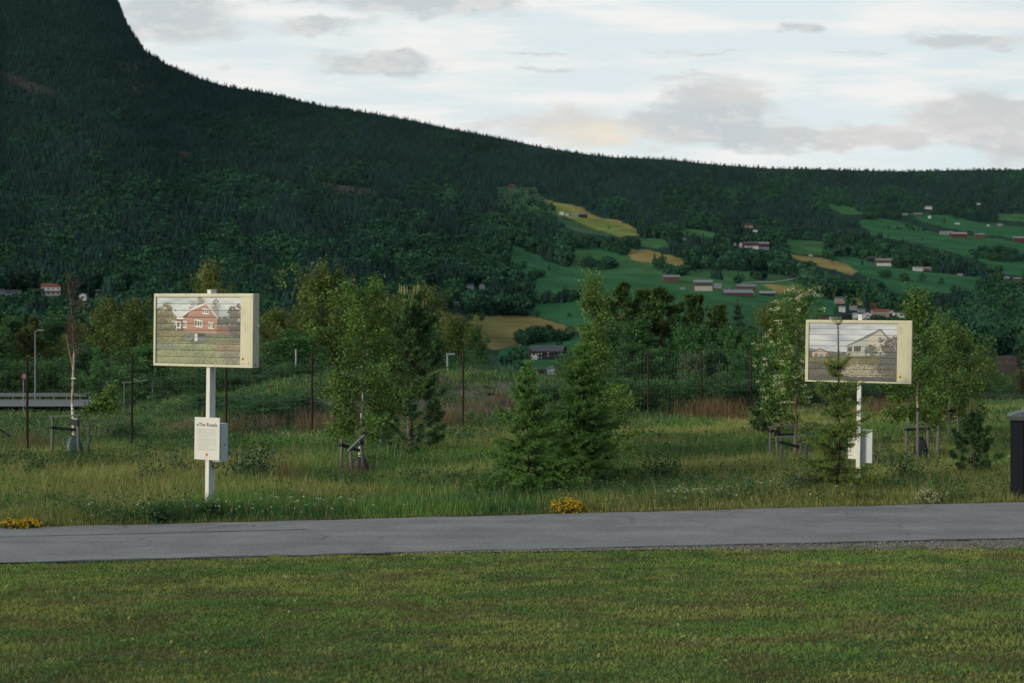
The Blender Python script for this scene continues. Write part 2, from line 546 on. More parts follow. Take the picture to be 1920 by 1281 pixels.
def gz(x, y):
    """height of the near ground"""
    x = np.asarray(x, float); y = np.asarray(y, float)
    yc = np.maximum(y, 1.0)
    px = CX + F * x / yc
    px = np.where(y < 8, CX + F * x / 8.0, px)
    hb = np.interp(px, [-500, 150, 300, 420, 520, 620, 900, 1010, 1100, 1200, 1400, 2500], [0, 0, .30, .62, 1.10, 1.35, 1.45, 1.3, .9, .45, 0, 0])
    s = y - (FENCE_Y0 + FENCE_SY / FENCE_SX * (x - FENCE_X0))
    z = hb * sstep(2.0, 15, s) * (1 - sstep(80, 140, y))
    z = z - 4.0 * sstep(60, 128, y) - np.interp(px, [-900, 230, 380, 2500], [.55, .55, 0, 0]) * sstep(42, 60, y)
    i, w = _smooth_px_weights(px)
    ly0 = LOGY0[i] * (1 - w) + LOGY0[i + 1] * w
    Y0 = np.exp(ly0)
    zfar = CAMH - (705 - CY) / F * Y0
    k = np.clip((y - 185) / np.maximum(Y0 - 185, 1), 0, 1)
    z = z * (1 - k) + zfar * k
    # small unevenness of the meadow and of the bank
    mm = sstep(0.6, 3.0, y - road_far(np.clip(x, -30, 40))) * np.where(y > 15, 1, 0)
    z = z + mm * ((fbm(x / 3.1, y / 3.1, 3, 3) - .5) * 0.16 + (fbm(x / 11, y / 11, 8, 2) - .5) * 0.22)
    z = z + sstep(2.0, 12, s) * (fbm(x / 5, y / 5, 21, 3) - .5) * 0.5 * np.clip(hb, 0, 1) * (1 - sstep(80, 120, y))
    ml = sstep(0.3, 2.0, road_near(np.clip(x, -30, 40)) - y)
    z = z + ml * (fbm(x / 2.6, y / 2.6, 31, 3) - .5) * 0.10
    return z


def g3(px, Y):
    x = (px - CX) / F * Y
    return Vector((x, Y, float(gz(x, Y))))


def zt(py, Y):
    return CAMH - (py - CY) / F * Y


def grid_faces(nr, nc):
    i = np.arange(nr - 1)[:, None] * nc + np.arange(nc - 1)[None, :]
    i = i.ravel()
    return np.stack([i, i + 1, i + nc + 1, i + nc], 1)


# near ground: one sheet from behind the camera to just past the fence bank
xs = np.concatenate([np.linspace(-60, -16, 60)[:-1], np.linspace(-16, 20, 190)[:-1], np.linspace(20, 60, 55)])
ys = np.concatenate([np.linspace(-25, 8, 18)[:-1], np.linspace(8, 62, 280), ])
X, Yg = np.meshgrid(xs, ys)
Z = gz(X, Yg)
Vn = np.stack([X.ravel(), Yg.ravel(), Z.ravel()], 1)


def meadow_mix(x, y):
    """0..1 weights: straw, dark weeds, bare bank"""
    straw = np.maximum(sstep(.44, .62, fbm(x / 4.5 + 3, y / 3.0, 41, 3)), .85 * sstep(27, 30, y) * (1 - sstep(36, 40, y)) * sstep(-3.5, -6.5, x) * sstep(.3, .5, fbm(x / 2.0, y / 1.2, 43, 3)))
    weed = sstep(.50, .66, fbm(x / 3.0, y / 2.2, 57, 3))
    px = CX + F * x / np.maximum(y, 5)
    sb = y - (FENCE_Y0 + FENCE_SY / FENCE_SX * (x - FENCE_X0))
    straw = straw * (1 - .8 * sstep(0, 4, sb) * (px < 1100))
    weed = np.maximum(weed, .7 * sstep(0, 4, sb) * (px < 1100))
    s = y - (FENCE_Y0 + FENCE_SY / FENCE_SX * (x - FENCE_X0))
    bare = sstep(4.0, 6.5, s) * (1 - sstep(11.5, 14, s)) * np.maximum(sstep(740, 800, px) * (1 - sstep(960, 1010, px)) * sstep(.28, .44, fbm(x / 2.2, y / 2.2, 77, 3)), sstep(520, 600, px) * (1 - sstep(980, 1030, px)) * sstep(.38, .52, fbm(x / 1.8, y / 1.8, 79, 3)))
    return straw, weed, bare


xf, yf = X.ravel(), Yg.ravel()
straw, weed, bare = meadow_mix(xf, yf)
cg = np.array([.040, .062, .016])[None] * (0.7 + .6 * fbm(xf * 1.5, yf * 1.5, 5, 3))[:, None]
cg = cg * (1 - .5 * straw[:, None]) + np.array([.11, .10, .04]) * .5 * straw[:, None]
cg = cg * (1 - .8 * bare[:, None]) + np.array([.125, .10, .092]) * .8 * bare[:, None]
lawn = sstep(-0.2, 0.2, road_near(np.clip(xf, -30, 40)) - yf)
cl_ = np.array([.050, .062, .018])[None] * (0.7 + .6 * fbm(xf * 1.2, yf * 3.2, 9, 3))[:, None]
cg = cg * (1 - lawn[:, None]) + cl_ * lawn[:, None]
tag(link('ground', mesh_np('ground', Vn, grid_faces(len(ys), len(xs)), cg, True), MAT['soil']), kind='structure')

# valley floor and hillside: one fan-shaped sheet out to the ridge
pxs = np.concatenate([np.linspace(-900, -150, 60)[:-1], np.linspace(-150, 2070, 560)[:-1], np.linspace(2070, 2500, 36)])
i, w = _smooth_px_weights(pxs)
Yb = np.exp(LOGY0[i] * (1 - w) + LOGY0[i + 1] * w)
rows = []
svals = np.linspace(0, 1, 46)[:-1]
for s in svals:
    y = 56 * (Yb / 56) ** s
    x = (pxs - CX) / F * y
    z = gz(x, y) - (0.06 * (1 - s) ** 8 if s < .2 else 0)
    rows.append((x, y, z, np.full_like(x, -1.0), CY + (CAMH - z) / y * F))
for t in np.linspace(0, 1, 300):
    py = 705 - t * (705 - sky_py(pxs))
    x, y, z = far_point(pxs, py)
    rows.append((x, y, z, np.full_like(x, t), py))
# far side of the ridge
for k in range(1, 5):
    x, y, z = rows[-1][0], rows[-1][1], rows[-1][2]
    y2 = y * 1.05; x2 = x * 1.05
    rows.append((x2, y2, z - 30 * k, np.full_like(x, 1.0), rows[-1][4]))
RX = np.array([r[0] for r in rows]); RY = np.array([r[1] for r in rows]); RZ = np.array([r[2] for r in rows])
RT = np.array([r[3] for r in rows]); RP = np.array([r[4] for r in rows])
RPX = np.broadcast_to(pxs[None], RX.shape)


def in_poly(px, py, poly):
    px = np.asarray(px); py = np.asarray(py)
    r = np.zeros(px.shape, bool)
    n = len(poly)
    for a in range(n):
        x1, y1 = poly[a]; x2, y2 = poly[(a + 1) % n]
        if y1 == y2: continue
        c = ((y1 > py) != (y2 > py)) & (px < (x2 - x1) * (py - y1) / (y2 - y1) + x1)
        r ^= c
    return r


GREEN = (.024, .096, .038); GREEN2 = (.038, .108, .038); TAN = (.205, .168, .058); YEL = (.140, .170, .042)
OLIVE = (.155, .136, .048); BROWN = (.058, .050, .044); ROUGH = (.036, .084, .038); SOIL = (.075, .048, .040)
FIELDS = [  # outlines of the open land as bearings/elevations, with the crop's own colour
    ([(935, 350), (1000, 352), (1030, 375), (1060, 392), (1050, 420), (1000, 420), (960, 400), (925, 385)], ROUGH),
    ([(1018, 369), (1060, 382), (1110, 400), (1196, 429), (1199, 443), (1160, 447), (1130, 438), (1075, 416), (1052, 405)], YEL),
    ([(1018, 369), (1060, 382), (1110, 400), (1196, 429), (1190, 432), (1100, 404), (1050, 386)], TAN),
    ([(1052, 412), (1100, 424), (1150, 440), (1140, 447), (1085, 436), (1050, 425)], ROUGH),
    ([(945, 515), (952, 480), (962, 462), (990, 472), (1030, 492), (1068, 500), (1076, 470), (1090, 462), (1175, 480), (1200, 490), (1300, 506),
      (1330, 520), (1240, 532), (1300, 552), (1480, 556), (1565, 562), (1562, 625), (1300, 650), (1090, 640), (1078, 590), (1060, 566), (990, 545), (1000, 530)], GREEN),
    ([(1075, 468), (1180, 482), (1270, 502), (1240, 514), (1150, 512), (1080, 496)], GREEN2),
    ([(1172, 468), (1215, 470), (1262, 483), (1306, 496), (1270, 499), (1215, 490), (1182, 482)], TAN),
    ([(1300, 500), (1400, 505), (1480, 515), (1500, 540), (1420, 542), (1330, 530)], ROUGH),
    ([(1180, 484), (1310, 505), (1420, 506), (1500, 528), (1555, 558), (1300, 552), (1240, 532)], GREEN2),
    ([(1467, 476), (1500, 479), (1560, 492), (1610, 507), (1600, 517), (1540, 502), (1485, 487)], TAN),
    ([(1425, 533), (1500, 538), (1525, 552), (1460, 550)], TAN),
    ([(812, 570), (850, 588), (900, 586), (1000, 589), (1040, 600), (1082, 616), (1060, 626), (1010, 640), (930, 656), (870, 650), (820, 630), (795, 600)], OLIVE),
    ([(984, 558), (1062, 566), (1100, 575), (1100, 625), (1080, 614), (1040, 598), (995, 588)], GREEN),
    ([(940, 652), (1000, 642), (1100, 630), (1100, 704), (930, 704)], GREEN),
    ([(1605, 414), (1655, 410), (1720, 424), (1760, 438), (1850, 444), (1925, 456), (1925, 522), (1870, 506), (1820, 484), (1760, 468), (1700, 455), (1640, 442)], GREEN),
    ([(1545, 478), (1600, 484), (1660, 500), (1760, 512), (1830, 522), (1838, 540), (1780, 546), (1680, 548), (1650, 530), (1600, 508)], GREEN),
    ([(1700, 400), (1790, 408), (1880, 418), (1925, 430), (1925, 446), (1850, 440), (1780, 428), (1730, 416)], GREEN),
    ([(1550, 382), (1600, 388), (1625, 404), (1580, 402)], GREEN2),
    ([(1868, 400), (1925, 402), (1925, 414), (1875, 412)], GREEN2),
    ([(1262, 430), (1320, 436), (1370, 446), (1330, 450), (1280, 442)], GREEN2),
    ([(1195, 448), (1250, 452), (1262, 468), (1210, 466)], GREEN2),
    ([(1470, 448), (1550, 452), (1545, 475), (1480, 472)], GREEN2),
    ([(1512, 562), (1562, 562), (1562, 592), (1500, 598)], GREEN),
    ([(1594, 556), (1612, 557), (1622, 563), (1618, 574), (1594, 570)], YEL),
    ([(1835, 668), (1925, 664), (1925, 704), (1858, 704)], SOIL),
    ([(578, 341), (640, 349), (706, 357), (704, 372), (668, 378), (640, 372), (606, 358)], BROWN),
    ([(735, 372), (766, 380), (762, 396), (742, 390)], BROWN),
    ([(856, 408), (874, 414), (870, 422), (854, 416)], BROWN),
    ([(0, 132), (50, 150), (105, 175), (118, 184), (70, 182), (20, 160), (0, 150)], (.030, .030, .028)),
    ([(335, 285), (356, 290), (354, 316), (344, 312)], (.05, .044, .038)),
    ([(1096, 570), (1180, 578), (1180, 640), (1090, 640)], GREEN),
]
CLUMPS = [(1125, 488, 34, 15), (1236, 487, 12, 15), (1266, 501, 24, 17), (966, 506, 9, 12), (1014, 516, 7, 8), (1040, 560, 50, 9), (1110, 571, 16, 9),
          (1042, 408, 16, 13), (1260, 543, 20, 10), (1000, 520, 20, 7), (1700, 466, 32, 6), (1860, 470, 45, 14), (1890, 480, 40, 12), (1695, 526, 8, 5), (1655, 521, 6, 4), (1662, 424, 6, 5),
          (1640, 440, 16, 12), (1720, 425, 40, 7), (1030, 630, 42, 12), (985, 640, 14, 7), (1345, 520, 12, 7), (1420, 512, 16, 9), (1385, 528, 8, 6), (1470, 524, 14, 8),
          (1098, 460, 22, 10), (1150, 458, 30, 12), (1060, 452, 40, 12)]


def field_index(px, py):
    jx = (fbm(px / 14, py / 14, 91, 3) - .5) * 14
    jy = (fbm(px / 14 + 50, py / 14, 93, 3) - .5) * 6
    r = np.full(np.shape(px), -1)
    for k, (poly, c) in enumerate(FIELDS):
        r = np.where(in_poly(px + jx, py + jy, poly), k, r)
    return r


def clump_mask(px, py):
    r = np.zeros(np.shape(px), bool)
    for cx, cy, rx, ry in CLUMPS:
        r |= ((px - cx) / rx) ** 2 + ((py - cy - .55 * ry) / (.5 * ry)) ** 2 < 1
    return r


FI = field_index(RPX.astype(float), RP)
base = np.array([.011, .030, .022])
Ch = np.broadcast_to(base, RX.shape + (3,)).copy()
vn = fbm(RX / 40, RY / 40, 11, 4)
Ch *= (0.7 + .6 * vn)[..., None]
cliff = sstep(.50, .64, fbm(RX / 30, RZ / 60, 15, 4)) * sstep(205, 232, RPX) * (1 - sstep(285, 325, RPX)) * (1 - sstep(150, 260, RP)) * (RT > .6)
Ch = Ch * (1 - cliff[..., None]) + np.array([.07, .058, .048]) * cliff[..., None]
for k, (poly, c) in enumerate(FIELDS):
    mk = FI == k
    st = (0.74 + .40 * fbm(RX[mk] / 60, RY[mk] / 40, 23 + k, 4)) * (0.94 + .12 * np.sin((RX[mk] * .8 + RY[mk] * .25) / 9.0 + 3 * fbm(RX[mk] / 90, RY[mk] / 90, 3, 2))) + .25 * (vnoise(RX[mk] / 18, RY[mk] / 14, 99 + k) - .5)
    Ch[mk] = np.array(c)[None] * st[:, None]
near = RT < 0
Ch[near] = (np.array([.045, .075, .022])[None] * (0.7 + .6 * fbm(RX[near] / 8, RY[near] / 8, 33, 4))[:, None])
tag(link('hillside', mesh_np('hillside', np.stack([RX.ravel(), RY.ravel(), RZ.ravel()], 1), grid_faces(*RX.shape), Ch.reshape(-1, 3), True), MAT['hill']), kind='structure')

# ------------------------------------------------------------------ footpath, shoulder, highway
xr = np.linspace(-45, 50, 260)


def strip(name, ya, yb, dz, mat, n=9, xr=xr, jit=0.0, seed=1, kind='structure', colr=None):
    rws = []
    for k in range(n):
        f = k / (n - 1)
        y = ya(xr) * (1 - f) + yb(xr) * f
        if k == 0: y = y + (fbm(xr * 2.2, xr * 0 + seed, seed, 4) - .5) * jit
        if k == n - 1: y = y + (fbm(xr * 2.2, xr * 0 + seed + 9, seed + 3, 4) - .5) * jit
        rws.append(np.stack([xr, y, np.full_like(xr, dz)], 1))
    Vv = np.concatenate(rws)
    c = None
    if colr is not None: c = np.broadcast_to(np.array(colr), (len(Vv), 3))
    return tag(link(name, mesh_np(name, Vv, grid_faces(n, len(xr)), c, True), mat), kind=kind)


strip('footpath', road_near, road_far, 0.012, MAT['asphalt'], jit=0.24, seed=4)
# crumbled dark edge where the asphalt was cut along the lawn, and a faint long seam
strip('footpath_edge', lambda x: road_near(x) - 0.05, lambda x: road_near(x) + 0.05, 0.016, MAT['asphalt_seam'], n=3, jit=0.16, seed=14)
xs2 = np.linspace(-16, -3.2, 120)
strip('footpath_seam', lambda x: road_far(x) * .62 + road_near(x) * .38 + 0.3, lambda x: road_far(x) * .62 + road_near(x) * .38 + 0.335, 0.016, MAT['asphalt_seam'], n=2, xr=xs2, jit=0.03, seed=24)
# gravel shoulder widening to the right
strip('gravel_shoulder', lambda x: road_near(x) - np.interp(x, [-50, -1, 2, 4, 8, 50], [.06, .06, .24, .60, 1.0, 1.3]), lambda x: road_near(x) - 0.02, 0.006, MAT['gravel'], n=5, jit=0.25, seed=34, colr=(.15, .138, .125))
rngP = RNG(35)
np_ = 6500
gx = rngP.uniform(-1.5, 10.5, np_); gw = np.interp(gx, [-50, -1, 2, 4, 8, 50], [.06, .06, .24, .60, 1.0, 1.3])
gy = road_near(gx) - .02 - gw * rngP.random(np_) * 1.05
OV = np.array([(1, 0, 0), (0, 1, 0), (-1, 0, 0), (0, -1, 0), (0, 0, .7), (0, 0, -.4)], float); OF = np.array([(0, 1, 4), (1, 2, 4), (2, 3, 4), (3, 0, 4), (1, 0, 5), (2, 1, 5), (3, 2, 5), (0, 3, 5)])
pr_ = (.008 + .014 * rngP.random(np_) ** 2)[:, None, None]
pv = OV[None] * pr_ * (.7 + .6 * rngP.random((np_, 6, 1))) + np.stack([gx, gy, np.full(np_, .010)], 1)[:, None]
pf = (OF[None] + (np.arange(np_) * 6)[:, None, None]).reshape(-1, 3)
pc_ = np.array([.17, .155, .135])[None] * (.5 + 1.0 * rngP.random((np_, 1)))
tag(link('gravel', mesh_np('gravel', pv.reshape(-1, 3), pf, np.repeat(pc_, 6, 0)), MAT['forest']), 'loose pale gravel along the near edge of the footpath', 'gravel', kind='stuff')

hw = link('highway', None)
bpy.data.objects.remove(hw)
hx = np.linspace(-110, -42, 60)
rws = [np.stack([hx, np.full_like(hx, y), np.full_like(hx, -3.9)], 1) for y in np.linspace(150, 168, 6)]
hwv = np.concatenate(rws)
tag(link('highway', mesh_np('highway', hwv, grid_faces(6, len(hx)), np.broadcast_to(np.array([.135, .14, .148]), (len(hwv), 3)), True), MAT['gravel']), kind='structure')

# ------------------------------------------------------------------ vegetation builders
def unit(rng, n):
    a = rng.normal(size=(n, 3))
    return a / np.linalg.norm(a, axis=1, keepdims=True)


def leaf_quads(C, size, rng, aspect=0.6, flat=0.0, A=None):
    """rhombic leaves around centres C; A gives leaf axes, else random"""
    n = len(C)
    a = unit(rng, n) if A is None else A
    if flat: a = a * np.array([1, 1, 1 - flat]); a /= np.linalg.norm(a, axis=1, keepdims=True)
    r = unit(rng, n)
    if flat: r = r * (1 - flat) + np.array([0, 0, 1.0]) * flat
    b = np.cross(a, r); b /= (np.linalg.norm(b, axis=1, keepdims=True) + 1e-9)
    s = np.broadcast_to(np.asarray(size, float), (n,))[:, None]
    V = np.stack([C - a * s * .5, C + b * s * .5 * aspect + a * s * .05, C + a * s * .5, C - b * s * .5 * aspect + a * s * .05], 1).reshape(-1, 3)
    return V, np.arange(4 * n).reshape(n, 4)


def pick_cols(rng, n, pal, var=0.22):
    pal = np.array(pal, float)
    c = pal[rng.integers(0, len(pal), n)]
    return c * (1 + (rng.random((n, 1)) - .5) * 2 * var)


def limb_path(p0, az, el, L, droop, rng, n=5):
    pts = [np.array(p0, float)]
    d = np.array([math.cos(az) * math.cos(el), math.sin(az) * math.cos(el), math.sin(el)])
    for i in range(n):
        d = d + np.array([0, 0, -droop / n]) + rng.normal(size=3) * .07
        d /= np.linalg.norm(d)
        pts.append(pts[-1] + d * L / n)
    return np.array(pts)


def along(path, f):
    k = f * (len(path) - 1); i = np.minimum(k.astype(int), len(path) - 2); w = (k - i)[:, None]
    return path[i] * (1 - w) + path[i + 1] * w


def broadleaf(seed, H, base, width, n_limb, n_leaf, leaf, pal, droop=.2, tr=.03, bark=((.55, .53, .48), (.05, .045, .04)),
              prof=None, elev=(18, 60), spread=.11, n_trunk=1, lean=(0, 0), aspect=.65, wander=.012, twigs=5):
    """trunk, limbs and twigs in one mesh, leaves round the twigs in another"""
    rng = RNG(seed)
    prof = prof or (lambda t: math.sin(math.pi * (0.12 + .88 * t) ** .8) ** .7)
    wood = MB(); tw = []
    for q in range(n_trunk):
        n = 12
        off = np.array([rng.normal() * .12 * width, rng.normal() * .12 * width]) if n_trunk > 1 else np.zeros(2)
        ln = np.array(lean) + (off * 1.2 if n_trunk > 1 else 0)
        tp = []
        j = np.zeros(2)
        for i in range(n + 1):
            t = i / n
            j = j + rng.normal(size=2) * wander * H / n * 3
            tp.append((off[0] + j[0] + ln[0] * t, off[1] + j[1] + ln[1] * t, H * .97 * t))
        tp = np.array(tp)
        for i in range(n):   # bark colour by segment: white with dark scars low down, thinner darker wood above
            f = i / n
            q_ = min(1, max(0, (f - .30) * 3.5)); c = np.array(bark[0]) * (1 - q_) + (np.array(bark[1]) * 1.6 + .02) * q_
            r0 = tr * (1 - f) ** .8 + .004 * H / 4; r1 = tr * (1 - (i + 1) / n) ** .8 + .004 * H / 4
            wood.tube([tp[i], tp[i + 1]], [r0, r1], 7, tuple(c), cap=False)
            if i < 5:
                for s_ in range(2):
                    g = rng.random()
                    pc = tp[i] * (1 - g) + tp[i + 1] * g
                    d = (tp[i + 1] - tp[i]) / np.linalg.norm(tp[i + 1] - tp[i])
                    rr = r0 * 1.03
                    wood.tube([pc, pc + d * rr * (.3 + rng.random() * .9)], [rr, rr], 7, bark[1], cap=False)
        nl = n_limb // n_trunk
        for i in range(nl):
            t = (i + rng.random()) / nl
            h = base * H + (H * .97 - base * H) * t
            az = i * 2.39996 + rng.random() * .9
            L = max(.12 * width, width * .5 * prof(t) * (.72 + .5 * rng.random()))
            el = math.radians(elev[0] + (elev[1] - elev[0]) * t + rng.normal() * 8)
            p0 = along(tp, np.array([min(h / (H * .97), .999)]))[0]
            path = limb_path(p0, az, el, L / max(.45, math.cos(el)) * .95, droop, rng)
            r = max(tr * .38 * (1 - .75 * t), .0022 * H / 2)
            wood.tube(path, np.linspace(r, r * .3, len(path)), 4, tuple(np.array(bark[1]) * 1.2 + .01), cap=False)
            for k in range(twigs):
                f = .14 + .86 * (k + rng.random()) / twigs
                q0 = along(path, np.array([min(f, .999)]))[0]
                a2 = az + rng.normal() * .9
                Lt = L * (.22 + .3 * rng.random()) * (1.2 - .5 * f)
                tpth = limb_path(q0, a2, el * .5 + rng.normal() * .35, Lt, droop * 1.5, rng, 3)
                wood.tube(tpth, np.linspace(r * .35, r * .12, len(tpth)), 3, tuple(np.array(bark[1]) * 1.2 + .01), cap=False)
                tw.append((tpth, Lt, rng.random()))
    wts = np.array([w[1] for w in tw]) + .05 * width; wts /= wts.sum()
    ids = rng.choice(len(tw), n_leaf, p=wts)
    f = rng.random(n_leaf) ** .7
    C = np.zeros((n_leaf, 3)); tone = np.zeros(n_leaf)
    for k in range(len(tw)):
        mk = ids == k
        if mk.any():
            C[mk] = along(tw[k][0], np.minimum(f[mk], .999)); tone[mk] = tw[k][2]
    C += rng.normal(size=C.shape) * spread * width * np.array([.55, .55, .5])
    if droop > .6:
        C[:, 2] -= np.abs(rng.normal(size=n_leaf)) * .16 * width
    V, Fq = leaf_quads(C, leaf * (.65 + .7 * rng.random(n_leaf)), rng, aspect)
    col = pick_cols(rng, n_leaf, pal) * (.60 + .80 * tone)[:, None]
    return wood, (V, Fq, np.repeat(col, 4, 0)), C


def spruce(seed, H, R, whorls, pal_old, pal_new, needle=.030, step=.012, leader=.14, base=.03, sparse=1.0, nb=(5, 7)):
    rng = RNG(seed)
    wood = MB()
    tp = np.array([(math.sin(i * .7) * .008 * H / 2, math.cos(i * .9) * .006 * H / 2, H * i / 12) for i in range(13)])
    wood.tube(tp, np.linspace(.0095 * H, .002 * H, 13), 6, (.045, .036, .027), cap=False)
    segs = []   # start, end, newness at start, at end
    hs = base * H + (H * (1 - leader) - base * H) * (np.linspace(0, 1, whorls) ** .92)
    for wi, h in enumerate(list(hs) + list(rng.random(whorls) * H * (1 - leader))):
        inter = wi >= whorls
        t = h / H
        for b in range(int(rng.integers(nb[0], nb[1] + 1) * (0.55 if inter else 1))):
            az = rng.random() * 2 * math.pi
            L = R * (1 - t) ** .78 * (.66 + .5 * rng.random()) * (.55 if inter else 1)
            el = math.radians(-6 + 44 * t ** 1.2 + rng.normal() * 5)
            path = limb_path(along(tp, np.array([min(t, .999)]))[0], az, el, L, -.34 + .25 * t, rng, 6)
            wood.tube(path, np.linspace(.006 * H / 2 * (1.2 - t), .0018, len(path)), 4, (.07, .055, .038), cap=False)
            segs += [(path[i], path[i + 1], i / 6, (i + 1) / 6) for i in range(1, 6)]
            nt_ = max(3, int(L / .075 * sparse))
            for k in range(nt_):
                f = .06 + .94 * (k + rng.random() * .6) / nt_
                if f > .985: continue
                q = along(path, np.array([f]))[0]
                d = along(path, np.array([min(f + .02, .999)]))[0] - q
                a0 = math.atan2(d[1], d[0])
                for sd in (-1, 1):
                    Lt = L * .46 * (1 - f) ** .7 * (.6 + .6 * rng.random()) + .035
                    a2 = a0 + sd * (.85 + rng.normal() * .12)
                    e2 = math.asin(max(-1, min(1, d[2] / (np.linalg.norm(d) + 1e-9)))) - .12 + rng.normal() * .12
                    tpth = limb_path(q, a2, e2, Lt, .12, rng, 2)
                    segs += [(tpth[0], tpth[1], .35, .65), (tpth[1], tpth[2], .65, 1.0)]
    # leader
    for i in range(5):
        a, b = along(tp, np.array([1 - leader + leader * i / 5 * .98]))[0], along(tp, np.array([min(.999, 1 - leader + leader * (i + 1) / 5 * .98)]))[0]
        segs.append((a, b, .6, .9))
    for k in range(6):
        p = limb_path(along(tp, np.array([.985]))[0], k * 1.05, .75, .035 * H + .03, -.2, rng, 2)
        segs += [(p[0], p[1], .8, 1), (p[1], p[2], 1, 1)]
        p = limb_path(along(tp, np.array([1 - leader]))[0], k * 1.05 + .5, .6, .07 * H + .03, -.2, rng, 2)
        segs += [(p[0], p[1], .6, .8), (p[1], p[2], .8, 1)]
    A = np.array([s[0] for s in segs]); B = np.array([s[1] for s in segs]); n0 = np.array([s[2] for s in segs]); n1 = np.array([s[3] for s in segs])
    Ls = np.linalg.norm(B - A, axis=1)
    cnt = np.maximum(1, np.round(Ls / step).astype(int))
    idx = np.repeat(np.arange(len(segs)), cnt)
    f = rng.random(len(idx))[:, None]
    P = A[idx] * (1 - f) + B[idx] * f
    D = (B - A)[idx] / Ls[idx][:, None]
    ax = D * .75 + unit(rng, len(idx)) * .85 + np.array([0, 0, .15]); ax /= np.linalg.norm(ax, axis=1, keepdims=True)
    ln = needle * (.7 + .6 * rng.random(len(idx)))
    V, Fq = leaf_quads(P + ax * ln[:, None] * .5, ln, rng, .19, A=ax)
    new = (n0[idx] * (1 - f[:, 0]) + n1[idx] * f[:, 0])
    nw = np.clip((new - .38) * 1.9, 0, 1)[:, None] * (.55 + .45 * rng.random((len(idx), 1)))
    col = pick_cols(rng, len(idx), pal_old, .3) * (1 - nw) + pick_cols(rng, len(idx), pal_new, .25) * nw
    return wood, (V, Fq, np.repeat(col, 4, 0))


def pine(seed, H, base, width, n_limb, tufts, tuft_n, needle, pal, bark=((.10, .075, .055), (.17, .085, .045)), tr=.02, candles=0, prof=None, asp=.12, elev=(5, 55)):
    rng = RNG(seed)
    prof = prof or (lambda t: (1 - t) ** .6 * (.85 + .3 * math.sin(t * 22)) + .08)
    wood = MB()
    tp = np.array([(rng.normal() * .008 * H, rng.normal() * .008 * H, H * .96 * i / 10) for i in range(11)])
    tp[0, :2] = 0
    for i in range(10):
        f = i / 10
        c = np.array(bark[0]) * (1 - min(1, f * 2)) + np.array(bark[1]) * min(1, f * 2)
        wood.tube([tp[i], tp[i + 1]], [tr * H * (1 - f * .85), tr * H * (1 - (i + 1) / 10 * .85)], 7, tuple(c), cap=False)
    ends = []
    for i in range(n_limb):
        t = (i + rng.random()) / n_limb
        h = H * (base + (.95 - base) * t)
        L = width * .5 * prof(t) * (.7 + .5 * rng.random())
        el = math.radians(elev[0] + (elev[1] - elev[0]) * t + rng.normal() * 8)
        az = i * 2.39996 + rng.random()
        path = limb_path(along(tp, np.array([min(h / (H * .96), .999)]))[0], az, el, L, -.25, rng, 5)
        wood.tube(path, np.linspace(tr * H * .3 * (1 - .6 * t), tr * H * .07, 6), 4, tuple(bark[1]), cap=False)
        for k in range(tufts):
            f = .35 + .65 * (k + rng.random()) / tufts
            q = along(path, np.array([min(f, .999)]))[0]
            a2 = az + rng.normal() * .8
            e2 = el + .25 + rng.normal() * .3
            d = np.array([math.cos(a2) * math.cos(e2), math.sin(a2) * math.cos(e2), math.sin(e2)])
            Lt = L * .30 * (1.15 - f) + width * .02
            p1 = q + d * Lt
            wood.tube([q, p1], [tr * H * .06, tr * H * .03], 3, tuple(bark[1]), cap=False)
            ends.append((q, p1, d, rng.random(), t))
    ends.append((tp[-2], tp[-1] + np.array([0, 0, .02 * H]), np.array([0, 0, 1.]), .5, 1))
    n = len(ends)
    idx = np.repeat(np.arange(n), tuft_n)
    q = np.array([e[0] for e in ends])[idx]; p1 = np.array([e[1] for e in ends])[idx]; d = np.array([e[2] for e in ends])[idx]
    f = (.2 + .85 * rng.random(len(idx)))[:, None]
    ax = d * .8 + unit(rng, len(idx)); ax /= np.linalg.norm(ax, axis=1, keepdims=True)
    ln = needle * (.7 + .6 * rng.random(len(idx)))
    V, Fq = leaf_quads(q * (1 - f) + p1 * f + ax * ln[:, None] * .5, ln, rng, asp, A=ax)
    tone = np.array([e[3] for e in ends])[idx]
    col = np.repeat(pick_cols(rng, len(idx), pal) * (.7 + .6 * tone)[:, None], 4, 0)
    cand = None
    if candles:
        cand = MB()
        tops = sorted(ends, key=lambda e: -e[4])[:candles]
        for e in tops:
            base_p = Vector(e[1]) + Vector((0, 0, -.01))
            for s in range(1 + int(rng.random() * 3)):
                L = (.14 + .16 * rng.random()) * (1.25 if e[4] > .9 else .8)
                o = Vector((rng.normal() * .03, rng.normal() * .03, 0))
                tipp = base_p + o + Vector((rng.normal() * .02 + e[2][0] * .04, rng.normal() * .02 + e[2][1] * .04, L))
                g = (.27 + .06 * rng.random(), .29 + .06 * rng.random(), .12)
                cand.tube([base_p + o, (base_p + o) * .5 + tipp * .5, tipp], [.009, .012, .004], 5, g)
    return wood, (V, Fq, col), cand


def leaf_obj(name, L, mat, parent, color=(1, 1, 1)):
    o = link(name, mesh_np(name, L[0], L[1], L[2]), mat, parent)
    o.color = (*color, 1)
    return o


BIRCH_PAL = [(.076, .156, .030), (.092, .172, .034), (.060, .134, .030), (.108, .172, .036)]
BIRCH_BARK = ((.62, .56, .44), (.035, .03, .026))

